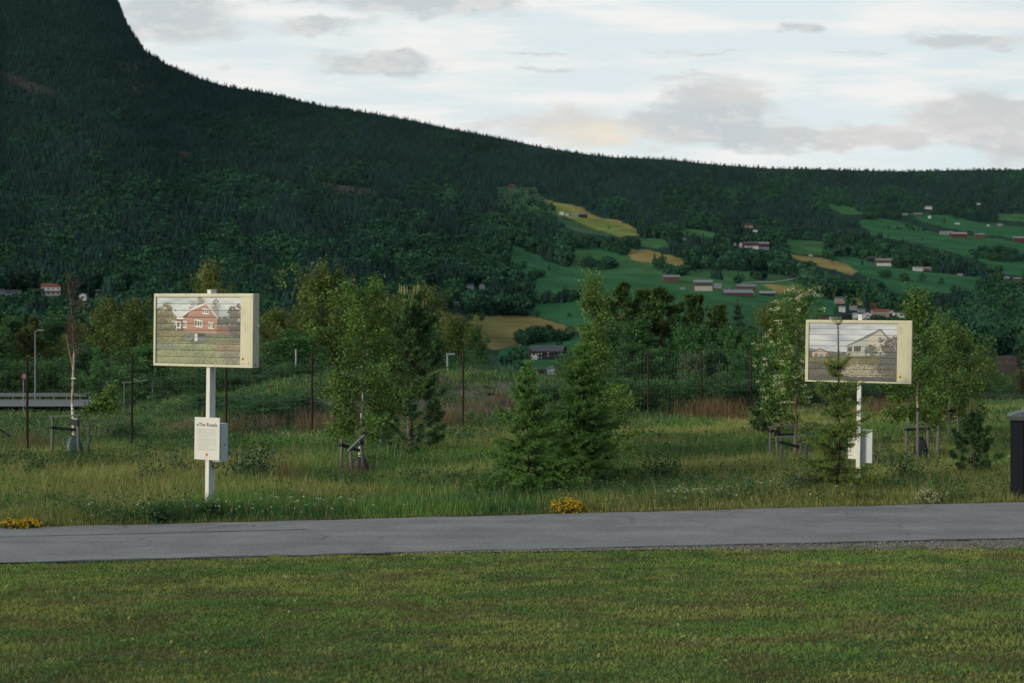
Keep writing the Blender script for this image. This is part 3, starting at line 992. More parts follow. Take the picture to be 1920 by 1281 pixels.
# ---- young planted birch in full leaf, left of the middle
Yt = 31.5
r = empty('birch_tree', g3(672, Yt), 0, 'young leafy birch with a white trunk strapped between two low stakes, pine behind it', 'tree')
H = zt(523, Yt) - r.location.z
H -= .28
wood, L, _ = broadleaf(11, H, .23, 2.08, 40, 10500, .070, BIRCH_PAL, .3, .030, BIRCH_BARK,
                       prof=lambda t: (.78 + .22 * math.sin(math.pi * min(1, t * 2)) if t < .5 else max(.20, .95 - 1.35 * (t - .5))), elev=(8, 66), spread=.060, lean=(.10, 0), twigs=7)
wood.build('trunk', MAT['bark'], r)
leaf_obj('crown', L, MAT['leaf'], r)

# ---- bare birch at the far left with one leafy shoot
Yt = 35.0
r = empty('birch_tree', g3(137, Yt), 0, 'half dead birch with a pale bare trunk and one leafy low shoot', 'tree')
H = zt(515, Yt) - r.location.z
rng = RNG(5)
wood = MB()
tp = [(0, 0, 0), (.01, 0, .7), (-.02, 0, 1.4), (.0, 0, 2.1), (.03, 0, 2.7), (.0, 0, 3.2), (-.05, 0, H * .86), (-.18, 0, H)]
rad = [.042, .038, .034, .030, .024, .018, .012, .004]
for i in range(7):
    c = (.60, .54, .42) if i < 2 else ((.36, .29, .22) if i < 4 else (.12, .085, .065))
    wood.tube([tp[i], tp[i + 1]], [rad[i], rad[i + 1]], 8, c, cap=False)
for k in range(16):
    h = .25 + 1.9 * rng.random(); rr = .0425 - .006 * h
    wood.tube([(0 - .01 * (h > 1), 0, h), (0 - .01 * (h > 1), 0, h + .012 + .03 * rng.random())], [rr, rr], 8, (.03, .026, .022), cap=False)
fork = limb_path((.0, 0, 2.15), math.pi, 1.45, 1.0, -.05, rng)
wood.tube(fork, np.linspace(.02, .008, len(fork)), 5, (.30, .22, .15), cap=False)
for k in range(34):
    h = 2.4 + (H - 2.5) * (k / 34)
    pth = limb_path((.0 - .05 * (k / 34), 0, h), rng.random() * 6.28, .55 + .5 * rng.random(), .5 * (1 - .35 * k / 34) * (.5 + rng.random() * .6), -.2, rng)
    wood.tube(pth, np.linspace(.014, .006, len(pth)), 4, (.085, .062, .05), cap=False)
    for s in range(3):
        q = limb_path(pth[2 + s], rng.random() * 6.28, .5, .22, 0, rng, 3)
        wood.tube(q, [.009, .007, .006, .005], 3, (.085, .062, .05), cap=False)
shoot = limb_path((0.02, 0, .95), 0.0, .75, 1.1, .1, rng)
wood.tube(shoot, np.linspace(.012, .005, len(shoot)), 5, (.06, .045, .035), cap=False)
Cs = []
for k in range(9):
    q = limb_path(shoot[2 + k % 4], rng.normal() * .9, .2 + rng.normal() * .5, .45 + .3 * rng.random(), .7, rng)
    wood.tube(q, np.linspace(.005, .002, len(q)), 3, (.06, .045, .035), cap=False)
    Cs.append(along(q, rng.random(170) * .99))
Cs = np.concatenate(Cs) + rng.normal(size=(1530, 3)) * .075
wood.build('trunk', MAT['bark'], r)
V, Fq = leaf_quads(Cs, .078 * (.7 + .6 * rng.random(1530)), rng, .65)
leaf_obj('shoot_leaves', (V, Fq, np.repeat(pick_cols(rng, 1530, BIRCH_PAL), 4, 0)), MAT['leaf'], r)
for a_, b_, c_ in (((.06, -.06, 1.02), (.11, .01, .035), 0), ((.09, -.06, .86), (.16, .01, .03), .4), ((.02, -.05, 2.02), (.10, .04, .03), 0)):
    tg = MB(); tg.box(a_, b_, ry=c_); tg.build('plant_tag', MAT['white_paint'], r)

# ---- narrow birch behind the tall spruce
Yt = 34.0
r = empty('birch_tree', g3(1116, Yt), 0, 'slender light green birch rising behind the taller spruce', 'tree')
H = zt(543, Yt) - r.location.z
wood, L, _ = broadleaf(23, H, .06, 2.5, 52, 11000, .066, [(.100, .175, .034), (.122, .195, .042), (.080, .150, .032)], .2, .020, BIRCH_BARK,
                       prof=lambda t: 1.0 - 1.2 * t if t < .5 else max(.13, .40 * (1.25 - t)), elev=(25, 68), spread=.06, lean=(-.02, 0))
wood.build('trunk', MAT['bark'], r)
leaf_obj('crown', L, MAT['leaf'], r)

# ---- birch right of the white-house sign, and the second one behind it
Yt = 35.0
r = empty('birch_tree', g3(1722, Yt), 0, 'pale trunked birch beside the right sign, black bag at its foot', 'tree')
H = zt(556, Yt) - r.location.z
wood, L, _ = broadleaf(37, H, .24, 1.9, 36, 7600, .072, BIRCH_PAL, .3, .030, ((.50, .39, .26), (.06, .04, .03)),
                       prof=lambda t: max(.16, 1.05 - t * .9), elev=(0, 66), spread=.075, lean=(.02, 0))
wood.build('trunk', MAT['bark'], r)
leaf_obj('crown', L, MAT['leaf'], r)
Yt = 43.0
r = empty('birch_tree', g3(1782, Yt), 0, 'bushy rounded birch standing between the tall birch and the dark container', 'tree')
H = zt(622, Yt) - r.location.z
wood, L, _ = broadleaf(41, H, .16, 2.6, 40, 10500, .080, [(.066, .132, .030), (.080, .148, .032), (.094, .146, .036)], .3, .04, ((.3, .25, .2), (.06, .045, .035)), elev=(15, 60), spread=.08)
wood.build('trunk', MAT['bark'], r)
leaf_obj('crown', L, MAT['leaf'], r)

# ---- two flowering rowans
for k, (px, Yt, ytop, wid, seed, lab) in enumerate([(1465, 36.5, 650, 1.30, 51, 'shorter flowering rowan with thin brown trunk, on the left of the pair'),
                                                    (1494, 34.5, 560, 1.50, 52, 'taller flowering rowan with white blossom next to the right sign')]):
    r = empty('rowan_tree', g3(px, Yt), 0, lab, 'tree', 'flowering rowans by the right sign')
    H = zt(ytop, Yt) - r.location.z
    H -= .2
    wood, L, C = broadleaf(seed, H, .34, wid, 30, 4300, .072, [(.070, .150, .032), (.088, .172, .038), (.104, .18, .042)], .1, .026, ((.13, .075, .05), (.07, .045, .032)),
                           prof=lambda t: .35 + .65 * math.sin(math.pi * min(1, .25 + .75 * t)) ** .8, elev=(25, 72), spread=.085)
    wood.build('trunk', MAT['bark'], r)
    leaf_obj('crown', L, MAT['leaf'], r)
    rng = RNG(seed + 9)
    d = np.linalg.norm((C - C.mean(0)) / C.std(0), axis=1)
    c0 = C[np.argsort(-d)[:2400]]
    c0 = c0[rng.choice(len(c0), 96, replace=False)]
    rep = np.repeat(c0, 26, 0) + rng.normal(size=(96 * 26, 3)) * np.array([.036, .036, .020])
    V, Fq = leaf_quads(rep, .026, rng, 1.0, flat=.1)
    leaf_obj('blossom', (V, Fq, np.repeat(pick_cols(rng, len(rep), [(.60, .60, .44), (.68, .68, .52)], .12), 4, 0)), MAT['petal'], r)

# ---- spruces
OLD = [(.042, .098, .028), (.052, .108, .030), (.036, .082, .026)]
NEW = [(.155, .300, .056), (.125, .260, .050)]
r = empty('spruce_tree', g3(990, 26.6), 0, 'shorter bright green young spruce beside the yellow flower clump', 'tree', 'young spruces along the footpath')
wood, L = spruce(61, zt(682, 26.6) - r.location.z, 1.22, 13, OLD, NEW, .050, .0036, leader=.09)
wood.build('trunk', MAT['bark'], r); leaf_obj('crown', L, MAT['needle'], r)
r = empty('spruce_tree', g3(1094, 29.0), 1.0, 'taller dense young spruce with a slender birch behind it', 'tree', 'young spruces along the footpath')
wood, L = spruce(62, zt(628, 29.0) - r.location.z, 1.22, 15, OLD, [(.130, .265, .052), (.105, .228, .046)], .054, .0040, leader=.11, nb=(6, 8))
wood.build('trunk', MAT['bark'], r); leaf_obj('crown', L, MAT['needle'], r)
r = empty('spruce_tree', g3(1572, 26.9), 2.0, 'thin sparse spruce with a long bare leader in front of the right sign', 'tree', 'young spruces along the footpath')
wood, L = spruce(63, zt(606, 26.9) - r.location.z, 1.02, 13, [(.045, .082, .022), (.055, .092, .024)], [(.18, .25, .044), (.16, .23, .042)], .048, .0050, leader=.26, sparse=.75, nb=(4, 5))
wood.build('trunk', MAT['bark'], r); leaf_obj('crown', L, MAT['needle'], r)

# ---- young pines
PINE = [(.062, .132, .046), (.078, .148, .050), (.062, .134, .058)]
for px, Yt, ytop, wid, nl, tf, seed, cd, lab in [
        (770, 36.0, 572, 2.4, 56, 7, 71, 64, 'tall young pine with pale upright candles behind the leafy birch'),
        (1826, 31.0, 790, 1.15, 30, 7, 72, 26, 'small bushy pine with pale upright candles near the dark container'),
        (1436, 43.0, 768, 1.25, 24, 7, 73, 12, 'low rounded dark pine left of the flowering rowans')]:
    r = empty('pine_tree', g3(px, Yt), 0, lab, 'tree', 'young pines in the meadow')
    H = zt(ytop, Yt) - r.location.z
    wood, L, cand = pine(seed, H, .04, wid, nl, tf, 100, .125 if H > 2 else .085, PINE, ((.09, .06, .045), (.12, .08, .055)), .014, cd, prof=lambda t: .38 + .62 * math.sin(math.pi * min(1., .22 + .78 * t)) ** .8, elev=(15, 70), asp=.15)
    wood.build('trunk', MAT['bark'], r)
    leaf_obj('crown', L, MAT['needle'], r)
    if cand: cand.build('candles', MAT['petal'], r)

# ------------------------------------------------------------------ trees behind the fence: shared shapes, each its own thing
PROTO = {}


def proto(kind, H, W, wood, L, matl):
    me_w = wood.mesh('trunk'); me_w.materials.append(MAT['bark'])
    me_l = mesh_np('crown', L[0], L[1], L[2]); me_l.materials.append(MAT[matl])
    P = L[0]
    w = np.percentile(np.abs(P[:, :2]), 96) * 2
    PROTO.setdefault(kind, []).append((float(P[:, 2].max()), float(w), me_w, me_l))


MID = [(.056, .116, .040), (.070, .132, .042), (.046, .100, .038)]
for s in range(3):
    w_, L, _ = broadleaf(100 + s, 9, .06, 5.9, 52, 10500, .27, MID, .25, .12, ((.12, .11, .10), (.05, .045, .04)), spread=.085, elev=(15, 65), n_trunk=1 + (s == 2) * 2)
    proto('broad', 9, 5.6, w_, L, 'leaf')
for s in range(3):
    w_, L, _ = broadleaf(120 + s, 10, .12, 4.6, 48, 11500, .21, [(.098, .130, .034), (.114, .140, .038), (.080, .116, .034)], .95, .10, ((.50, .48, .44), (.06, .05, .045)), spread=.075, elev=(35, 75), n_trunk=1 + s % 2)
    proto('birch', 10, 4.4, w_, L, 'leaf')
for s in range(2):
    w_, L, c_ = pine(140 + s, 11, .18, 7.4, 56, 7, 66, .40, [(.082, .108, .038), (.105, .116, .040), (.066, .096, .038)], tr=.013, asp=.17)
    proto('pine', 11, 5.4, w_, L, 'needle')
for s in range(2):
    w_, L = spruce(150 + s, 11, 2.8, 18, [(.030, .056, .026), (.040, .064, .028)], [(.052, .078, .030)], .26, .055, leader=.07, sparse=.30)
    proto('spruce', 11, 5, w_, L, 'needle')
for s in range(3):
    w_, L, _ = broadleaf(160 + s, 3.2, .02, 4.3, 52, 8500, .18, [(.046, .104, .036), (.058, .122, .038), (.038, .090, .034)], .2, .04, ((.09, .08, .06), (.05, .045, .035)), spread=.085, elev=(25, 80), n_trunk=4, prof=lambda t: .55 + .45 * math.sin(math.pi * min(1, .3 + .7 * t)))
    proto('bush', 3.2, 4.2, w_, L, 'leaf')
for s in range(1):
    w_, L, _ = broadleaf(170 + s, 5, .04, 4.1, 46, 9000, .21, [(.095, .125, .062), (.11, .14, .07), (.08, .11, .055)], .2, .07, ((.14, .12, .10), (.07, .06, .05)), spread=.08, elev=(25, 70), n_trunk=2)
    proto('willow', 5, 4.0, w_, L, 'leaf')
NAMES = {'broad': 'broadleaf_tree', 'birch': 'birch_tree', 'pine': 'pine_tree', 'spruce': 'spruce_tree', 'bush': 'bush', 'willow': 'willow_tree'}
_k = [0]


def midtree(kind, px, ytop, wpx, Y, label, tint=(1, 1, 1), group='trees and bushes beyond the fence', sink=0.0):
    P = PROTO[kind]; h0, w0, mw, ml = P[_k[0] % len(P)]; _k[0] += 1
    p = g3(px, Y)
    H = zt(ytop, Y) - p.z; Wm = wpx * Y / F
    e = empty(NAMES[kind], p, (_k[0] * 1.7) % 6.28, label, 'bush' if kind == 'bush' else 'tree', group)
    e.scale = (Wm / w0, Wm / w0, H / h0)
    t = link('trunk' if kind != 'bush' else 'stems', mw, None, e)
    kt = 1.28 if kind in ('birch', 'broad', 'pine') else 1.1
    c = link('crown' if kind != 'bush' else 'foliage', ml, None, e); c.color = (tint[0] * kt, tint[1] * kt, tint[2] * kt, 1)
    return e


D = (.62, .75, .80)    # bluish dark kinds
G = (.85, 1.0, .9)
O_ = (1.2, 1.05, .85)
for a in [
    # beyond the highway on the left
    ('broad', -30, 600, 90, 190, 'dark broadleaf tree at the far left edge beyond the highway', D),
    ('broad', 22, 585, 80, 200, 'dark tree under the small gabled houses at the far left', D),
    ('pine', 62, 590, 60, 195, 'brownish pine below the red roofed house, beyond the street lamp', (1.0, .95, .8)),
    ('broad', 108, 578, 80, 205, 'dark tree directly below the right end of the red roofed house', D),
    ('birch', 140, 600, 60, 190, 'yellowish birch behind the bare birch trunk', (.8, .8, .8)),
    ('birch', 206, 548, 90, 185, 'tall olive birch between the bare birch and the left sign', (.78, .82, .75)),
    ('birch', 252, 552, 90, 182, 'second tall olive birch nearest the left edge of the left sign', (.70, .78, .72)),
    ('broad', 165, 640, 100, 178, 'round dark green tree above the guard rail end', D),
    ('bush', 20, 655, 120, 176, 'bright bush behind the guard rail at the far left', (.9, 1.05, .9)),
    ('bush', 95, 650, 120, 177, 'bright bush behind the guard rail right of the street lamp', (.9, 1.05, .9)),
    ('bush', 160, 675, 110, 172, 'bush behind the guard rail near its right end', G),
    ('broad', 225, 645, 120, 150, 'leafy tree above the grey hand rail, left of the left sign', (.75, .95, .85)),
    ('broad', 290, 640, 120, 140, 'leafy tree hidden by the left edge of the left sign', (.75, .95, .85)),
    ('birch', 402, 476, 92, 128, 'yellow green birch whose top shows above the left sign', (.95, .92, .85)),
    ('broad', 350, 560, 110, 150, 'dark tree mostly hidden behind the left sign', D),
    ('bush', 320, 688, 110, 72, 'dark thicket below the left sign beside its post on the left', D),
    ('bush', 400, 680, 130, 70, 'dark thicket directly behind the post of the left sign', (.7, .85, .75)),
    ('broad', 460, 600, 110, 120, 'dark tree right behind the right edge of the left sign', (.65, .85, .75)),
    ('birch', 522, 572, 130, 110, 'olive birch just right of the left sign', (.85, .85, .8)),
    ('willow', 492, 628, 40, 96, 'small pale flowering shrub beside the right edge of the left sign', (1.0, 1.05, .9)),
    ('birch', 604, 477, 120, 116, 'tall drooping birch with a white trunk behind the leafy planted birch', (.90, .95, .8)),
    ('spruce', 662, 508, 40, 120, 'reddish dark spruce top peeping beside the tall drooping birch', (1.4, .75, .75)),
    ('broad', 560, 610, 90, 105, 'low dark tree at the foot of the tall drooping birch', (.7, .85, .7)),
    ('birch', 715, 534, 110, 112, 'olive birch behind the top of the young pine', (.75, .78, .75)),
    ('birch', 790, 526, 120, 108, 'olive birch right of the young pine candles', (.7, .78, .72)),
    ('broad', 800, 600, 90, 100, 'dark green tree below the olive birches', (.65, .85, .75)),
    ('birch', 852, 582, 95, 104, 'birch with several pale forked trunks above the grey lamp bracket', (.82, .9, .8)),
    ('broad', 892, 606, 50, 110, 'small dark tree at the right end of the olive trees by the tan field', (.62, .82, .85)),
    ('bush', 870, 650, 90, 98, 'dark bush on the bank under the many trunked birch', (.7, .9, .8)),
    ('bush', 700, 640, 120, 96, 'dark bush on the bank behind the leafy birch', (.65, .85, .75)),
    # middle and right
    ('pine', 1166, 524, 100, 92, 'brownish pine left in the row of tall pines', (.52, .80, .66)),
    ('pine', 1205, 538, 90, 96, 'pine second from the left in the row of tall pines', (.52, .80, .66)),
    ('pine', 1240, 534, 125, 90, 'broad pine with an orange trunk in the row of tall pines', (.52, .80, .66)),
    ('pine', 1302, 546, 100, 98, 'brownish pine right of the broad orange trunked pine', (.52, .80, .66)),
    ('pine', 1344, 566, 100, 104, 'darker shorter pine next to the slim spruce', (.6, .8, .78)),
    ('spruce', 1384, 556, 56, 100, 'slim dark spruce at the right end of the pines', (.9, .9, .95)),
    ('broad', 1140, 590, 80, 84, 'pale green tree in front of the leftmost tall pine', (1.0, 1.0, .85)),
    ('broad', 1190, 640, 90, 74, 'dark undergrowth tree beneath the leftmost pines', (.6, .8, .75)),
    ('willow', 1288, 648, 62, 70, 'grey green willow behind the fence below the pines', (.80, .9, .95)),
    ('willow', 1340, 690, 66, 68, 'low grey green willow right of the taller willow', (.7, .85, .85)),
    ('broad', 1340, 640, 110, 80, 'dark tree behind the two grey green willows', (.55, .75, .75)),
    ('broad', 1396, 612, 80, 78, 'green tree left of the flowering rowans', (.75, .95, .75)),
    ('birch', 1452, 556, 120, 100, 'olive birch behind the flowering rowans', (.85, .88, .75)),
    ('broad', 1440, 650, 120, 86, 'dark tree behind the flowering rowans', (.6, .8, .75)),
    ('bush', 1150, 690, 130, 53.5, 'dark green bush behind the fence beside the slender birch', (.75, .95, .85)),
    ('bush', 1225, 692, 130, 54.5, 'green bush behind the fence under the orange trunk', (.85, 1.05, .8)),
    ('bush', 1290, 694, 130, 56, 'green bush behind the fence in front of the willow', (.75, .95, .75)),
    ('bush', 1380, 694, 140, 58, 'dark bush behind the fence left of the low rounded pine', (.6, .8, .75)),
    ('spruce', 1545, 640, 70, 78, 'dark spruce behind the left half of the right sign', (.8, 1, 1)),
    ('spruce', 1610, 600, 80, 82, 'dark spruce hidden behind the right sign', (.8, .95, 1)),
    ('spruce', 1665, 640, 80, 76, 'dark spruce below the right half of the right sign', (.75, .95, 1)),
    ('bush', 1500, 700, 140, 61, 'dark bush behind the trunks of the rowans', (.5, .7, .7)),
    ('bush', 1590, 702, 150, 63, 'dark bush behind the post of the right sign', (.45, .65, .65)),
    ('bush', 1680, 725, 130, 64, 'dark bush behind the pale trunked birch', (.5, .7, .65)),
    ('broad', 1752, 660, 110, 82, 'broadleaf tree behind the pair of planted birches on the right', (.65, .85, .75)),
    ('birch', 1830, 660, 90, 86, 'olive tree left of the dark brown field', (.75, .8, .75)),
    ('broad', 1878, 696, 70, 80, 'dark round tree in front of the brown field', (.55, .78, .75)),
    ('birch', 1915, 690, 80, 90, 'olive tree at the right edge above the dark container', (.7, .75, .7)),
    ('bush', 1780, 735, 130, 67, 'dark bush behind the fence near the bushy rounded birch', (.5, .7, .65)),
    ('bush', 1868, 735, 130, 68, 'dark bush behind the fence left of the dark container', (.5, .72, .65)),
    ('bush', 1950, 735, 120, 70, 'dark bush behind the fence beyond the dark container', (.5, .72, .65)),
    # on the bank
    ('bush', 480, 735, 150, 47, 'blue green shrub on the bank right of the post of the left sign', (.65, .95, .95)),
    ('bush', 545, 728, 110, 49, 'blue green shrub on the bank under the first olive birch', (.7, .98, .9)),
    ('bush', 330, 770, 70, 50, 'low dark shrub on the bank left of the post of the left sign', (.6, .8, .75)),
    ('bush', 815, 735, 60, 55, 'low green shrub on the grey slope left of a fence post', (.75, .95, .8)),
    ('bush', 905, 740, 60, 57, 'low green shrub in the middle of the grey slope', (.75, .95, .85)),
    ('bush', 425, 690, 130, 63, 'dark scrub on the crest of the bank behind the left sign post', (.55, .8, .75)),
    ('bush', 505, 680, 130, 66, 'dark scrub on the crest of the bank below the first olive birch', (.6, .85, .75)),
    ('bush', 585, 676, 130, 68, 'dark scrub on the crest of the bank under the tall drooping birch', (.62, .85, .75)),
    ('bush', 735, 674, 130, 68, 'dark scrub on the crest of the bank behind the young pine', (.55, .8, .72)),
    ('bush', 905, 682, 110, 70, 'dark scrub on the crest of the bank left of the bare fence post', (.65, .9, .8)),
    ('bush', 965, 690, 90, 67, 'dark scrub on the crest of the bank below the black barn', (.7, .95, .8)),
    ('bush', 640, 725, 120, 53, 'dark scrub on the slope right behind the leafy birch', (.55, .8, .72)),
    ('bush', 590, 712, 100, 56, 'dark scrub on the slope left of the leafy birch', (.6, .85, .75)),
    ('bush', 415, 735, 130, 50, 'dark scrub on the slope behind the post of the left sign', (.55, .82, .76)),
    ('bush', 1040, 715, 120, 58, 'dark scrub between the two young spruces at the fence', (.6, .85, .75)),
    ('broad', 545, 625, 110, 92, 'dark tree filling the gap right of the left sign', (.6, .85, .72)),
    ('broad', 690, 600, 120, 98, 'dark tree filling the belt behind the leafy birch', (.58, .82, .72)),
    ('broad', 1132, 606, 90, 78, 'dark tree left of the leftmost tall pine', (.55, .8, .68)),
    ('broad', 1186, 592, 90, 88, 'dark tree between the two leftmost tall pines', (.55, .78, .66)),
    ('broad', 1272, 590, 90, 86, 'dark tree right of the broad orange trunked pine', (.5, .74, .64)),
    ('broad', 1322, 604, 90, 82, 'dark tree under the darker shorter pine', (.5, .74, .66)),
    ('broad', 1368, 604, 90, 84, 'dark tree at the foot of the slim spruce', (.55, .8, .68)),
    ('broad', 1415, 640, 80, 72, 'dark tree just behind the low rounded pine', (.5, .75, .66)),
    ('broad', 1085, 650, 90, 80, 'dark tree behind the slender birch', (.6, .85, .75)),
    ('broad', 1250, 650, 110, 84, 'dark tree beneath the broad orange trunked pine', (.55, .8, .72)),
    ('broad', 1560, 640, 120, 88, 'dark tree filling the belt behind the right sign', (.5, .75, .7)),
    ('broad', 1655, 640, 110, 90, 'dark tree filling the belt right behind the right sign', (.5, .75, .7)),
    ('broad', 1480, 640, 120, 92, 'dark tree behind the taller rowan', (.55, .8, .7)),
    ('broad', 1850, 690, 90, 84, 'dark tree left of the round one by the brown field', (.5, .75, .68)),
    ('bush', 230, 782, 60, 41, 'low dark shrub in the grass at the foot of the fence on the left', (.6, .8, .7)),
]:
    midtree(*a)

# ------------------------------------------------------------------ grass, weeds and flowers
def blades(P, h, w, lean, rng, col, colt=None, az=None):
    """curved grass blades: 5 points, 3 triangles each"""
    n = len(P)
    a = rng.random(n) * 6.283
    fx = np.stack([np.cos(a), np.sin(a), np.zeros(n)], 1) * w[:, None] * .5
    la = rng.random(n) * 6.283 if az is None else az + rng.normal(size=n) * .7
    ld = np.stack([np.cos(la), np.sin(la), np.zeros(n)], 1) * (lean * h)[:, None]
    up = np.zeros((n, 3)); up[:, 2] = h
    m1 = P + ld * .32 + up * .58
    tp = P + ld + up * (1 - .28 * np.minimum(lean, 1))[:, None]
    V = np.stack([P - fx, P + fx, m1 - fx * .75, m1 + fx * .75, tp], 1).reshape(-1, 3)
    k = (np.arange(n) * 5)[:, None]
    Fq = np.concatenate([k + np.array([[0, 1, 3]]), k + np.array([[0, 3, 2]]), k + np.array([[2, 3, 4]])])
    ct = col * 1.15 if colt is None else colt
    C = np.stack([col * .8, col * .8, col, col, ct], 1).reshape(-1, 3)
    return V, Fq, C


# mown lawn in front of the footpath
rng = RNG(201)
NL = 460000
lx = rng.uniform(-9.5, 10.5, NL); ly = 10.8 + (rng.random(NL) ** .92) * 12.0
ok = (ly < road_near(lx) - np.interp(lx, [-50, -1, 2, 4, 8, 50], [.02, .02, .18, .52, .9, 1.2]) + (fbm(lx * 2.2, ly * 0 + 3, 6, 4) - .5) * .50 - .06) & (np.abs(lx) < ly * .38 + 1.6)
lx, ly = lx[ok], ly[ok]
nl = len(lx)
big = fbm(lx / 2.2, ly / 1.3, 211, 4); sm = fbm(lx / .5, ly / .32, 213, 3); dk = fbm(lx / .8, ly / .5, 217, 4)
gcol = np.array([.158, .285, .062]); ocol = np.array([.280, .315, .090]); scol = np.array([.32, .29, .14]); dcol = np.array([.088, .188, .052])
streak = fbm(lx / 2.6 + 7, (ly - .165 * lx) / .17, 223, 3)
wst = sstep(.42, .60, big * .40 + sm * .25 + streak * .35)[:, None]
c = gcol * (1 - wst) + ocol * wst
wd = sstep(.47, .63, dk * .6 + fbm(lx / 1.9, (ly - .165 * lx) / .22, 227, 3) * .4)[:, None] * .70
c = c * (1 - wd) + dcol * wd
wb = sstep(.56, .68, fbm(lx / .75 + 5, ly / .40, 229, 4))[:, None] * .75
c = c * (1 - wb) + np.array([.170, .150, .070]) * wb
isst = (rng.random(nl) < .03 + .14 * sstep(.55, .7, sm))[:, None]
c = np.where(isst, scol, c)
c = c * (.76 + .48 * rng.random((nl, 1)))
hh = (.020 + .026 * rng.random(nl)) * (.75 + .5 * big) * (1 + .5 * sstep(.62, .75, fbm(lx / .5, ly / .4, 219, 2)))
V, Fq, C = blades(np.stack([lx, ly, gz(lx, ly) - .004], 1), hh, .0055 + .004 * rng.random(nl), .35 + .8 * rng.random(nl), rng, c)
tag(link('lawn_grass', mesh_np('lawn_grass', V, Fq, C), MAT['blade']), 'short mown lawn in the foreground with dark and straw coloured patches', 'grass', kind='stuff')

# clover and other flat weeds in the lawn
rng = RNG(202)
cx_ = rng.uniform(-8, 9, 9000); cy_ = rng.uniform(11.2, 20.5, 9000)
ok = (fbm(cx_ / .7, cy_ / .45, 231, 3) > .56) & (cy_ < road_near(cx_) - .35) & (np.abs(cx_) < cy_ * .38 + 1.4)
cx_, cy_ = cx_[ok], cy_[ok]
C0 = np.repeat(np.stack([cx_, cy_, gz(cx_, cy_) + .020], 1), 9, 0) + rng.normal(size=(len(cx_) * 9, 3)) * np.array([.05, .05, .010])
V, Fq = leaf_quads(C0, .026 * (.6 + .8 * rng.random(len(C0))), rng, .9, flat=.6)
tag(link('clover', mesh_np('clover', V, Fq, np.repeat(pick_cols(rng, len(C0), [(.045, .120, .038), (.060, .140, .042), (.085, .15, .05)], .25), 4, 0)), MAT['blade']), 'low clover and broad leaved weeds in patches of the lawn', 'weeds', kind='stuff')
q_ = rng.random((46, 2)) * np.array([15, 8]) + np.array([-7, 12])
q_ = q_[(q_[:, 1] < road_near(q_[:, 0]) - .3)]
C0 = np.repeat(np.stack([q_[:, 0], q_[:, 1], gz(q_[:, 0], q_[:, 1]) + .045], 1), 6, 0) + rng.normal(size=(len(q_) * 6, 3)) * .008
V, Fq = leaf_quads(C0, .018, rng, .9)
tag(link('lawn_flowers', mesh_np('lawn_flowers', V, Fq, np.repeat(pick_cols(rng, len(C0), [(.5, .5, .42), (.5, .4, .06)], .15), 4, 0)), MAT['petal']), 'a few tiny pale flowers scattered in the lawn', 'flowers', kind='stuff')

# tall meadow grass between footpath and trees
rng = RNG(203)
NM = 760000
my = 22.0 * (72 / 22.0) ** (rng.random(NM) ** 1.12)
mx = rng.uniform(-.43, .43, NM) * my
# keep sparse margins outside the frame
edge = my - road_far(np.clip(mx, -30, 40))
straw, weed, bare = meadow_mix(mx, my)
ok = (edge > .02 + .10 * fbm(mx * 2.5, mx * 0 + 8, 8, 3)) & (rng.random(NM) > bare * .93)
mx, my, edge, straw, weed = mx[ok], my[ok], edge[ok], straw[ok], weed[ok]
nm = len(mx)
g1 = np.array([.110, .226, .050]); g2 = np.array([.052, .138, .042]); ye = np.array([.250, .268, .080]); st = np.array([.36, .30, .16])
tn = fbm(mx / 1.6, my / 1.2, 221, 3)[:, None]
c = g1 * sstep(.38, .6, tn) + g2 * (1 - sstep(.38, .6, tn))
c = c * (1 - .75 * straw[:, None]) + ye * .75 * straw[:, None]
c = c * (1 - .55 * weed[:, None]) + g2 * .55 * weed[:, None]
isst = (rng.random(nm) < .03 + .12 * straw)[:, None]
c = np.where(isst, st, c)
dry = (sstep(.35, .10, edge) * (rng.random(nm) < .45))[:, None]
c = c * (1 - dry) + np.array([.24, .17, .075]) * dry
c = c * (.48 + 1.04 * rng.random((nm, 1)))
hh = (.15 + .22 * rng.random(nm) ** 1.3) * (.65 + .7 * fbm(mx / 2.5, my / 2.5, 225, 3)) * (.25 + .75 * sstep(.0, 1.1, edge))
tall = rng.random(nm) < .07
hh = np.where(tall, hh * 1.55, hh); c = np.where((tall & (rng.random(nm) < .4))[:, None], st * (.6 + .6 * rng.random((nm, 1))), c)
ww = (.005 + .005 * rng.random(nm)) * np.clip(my / 30, .8, 2.2)
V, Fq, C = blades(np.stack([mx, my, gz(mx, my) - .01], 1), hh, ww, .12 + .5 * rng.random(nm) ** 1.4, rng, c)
tag(link('meadow_grass', mesh_np('meadow_grass', V, Fq, C), MAT['blade']), 'tall uncut green and straw coloured grass of the meadow', 'grass', kind='stuff')

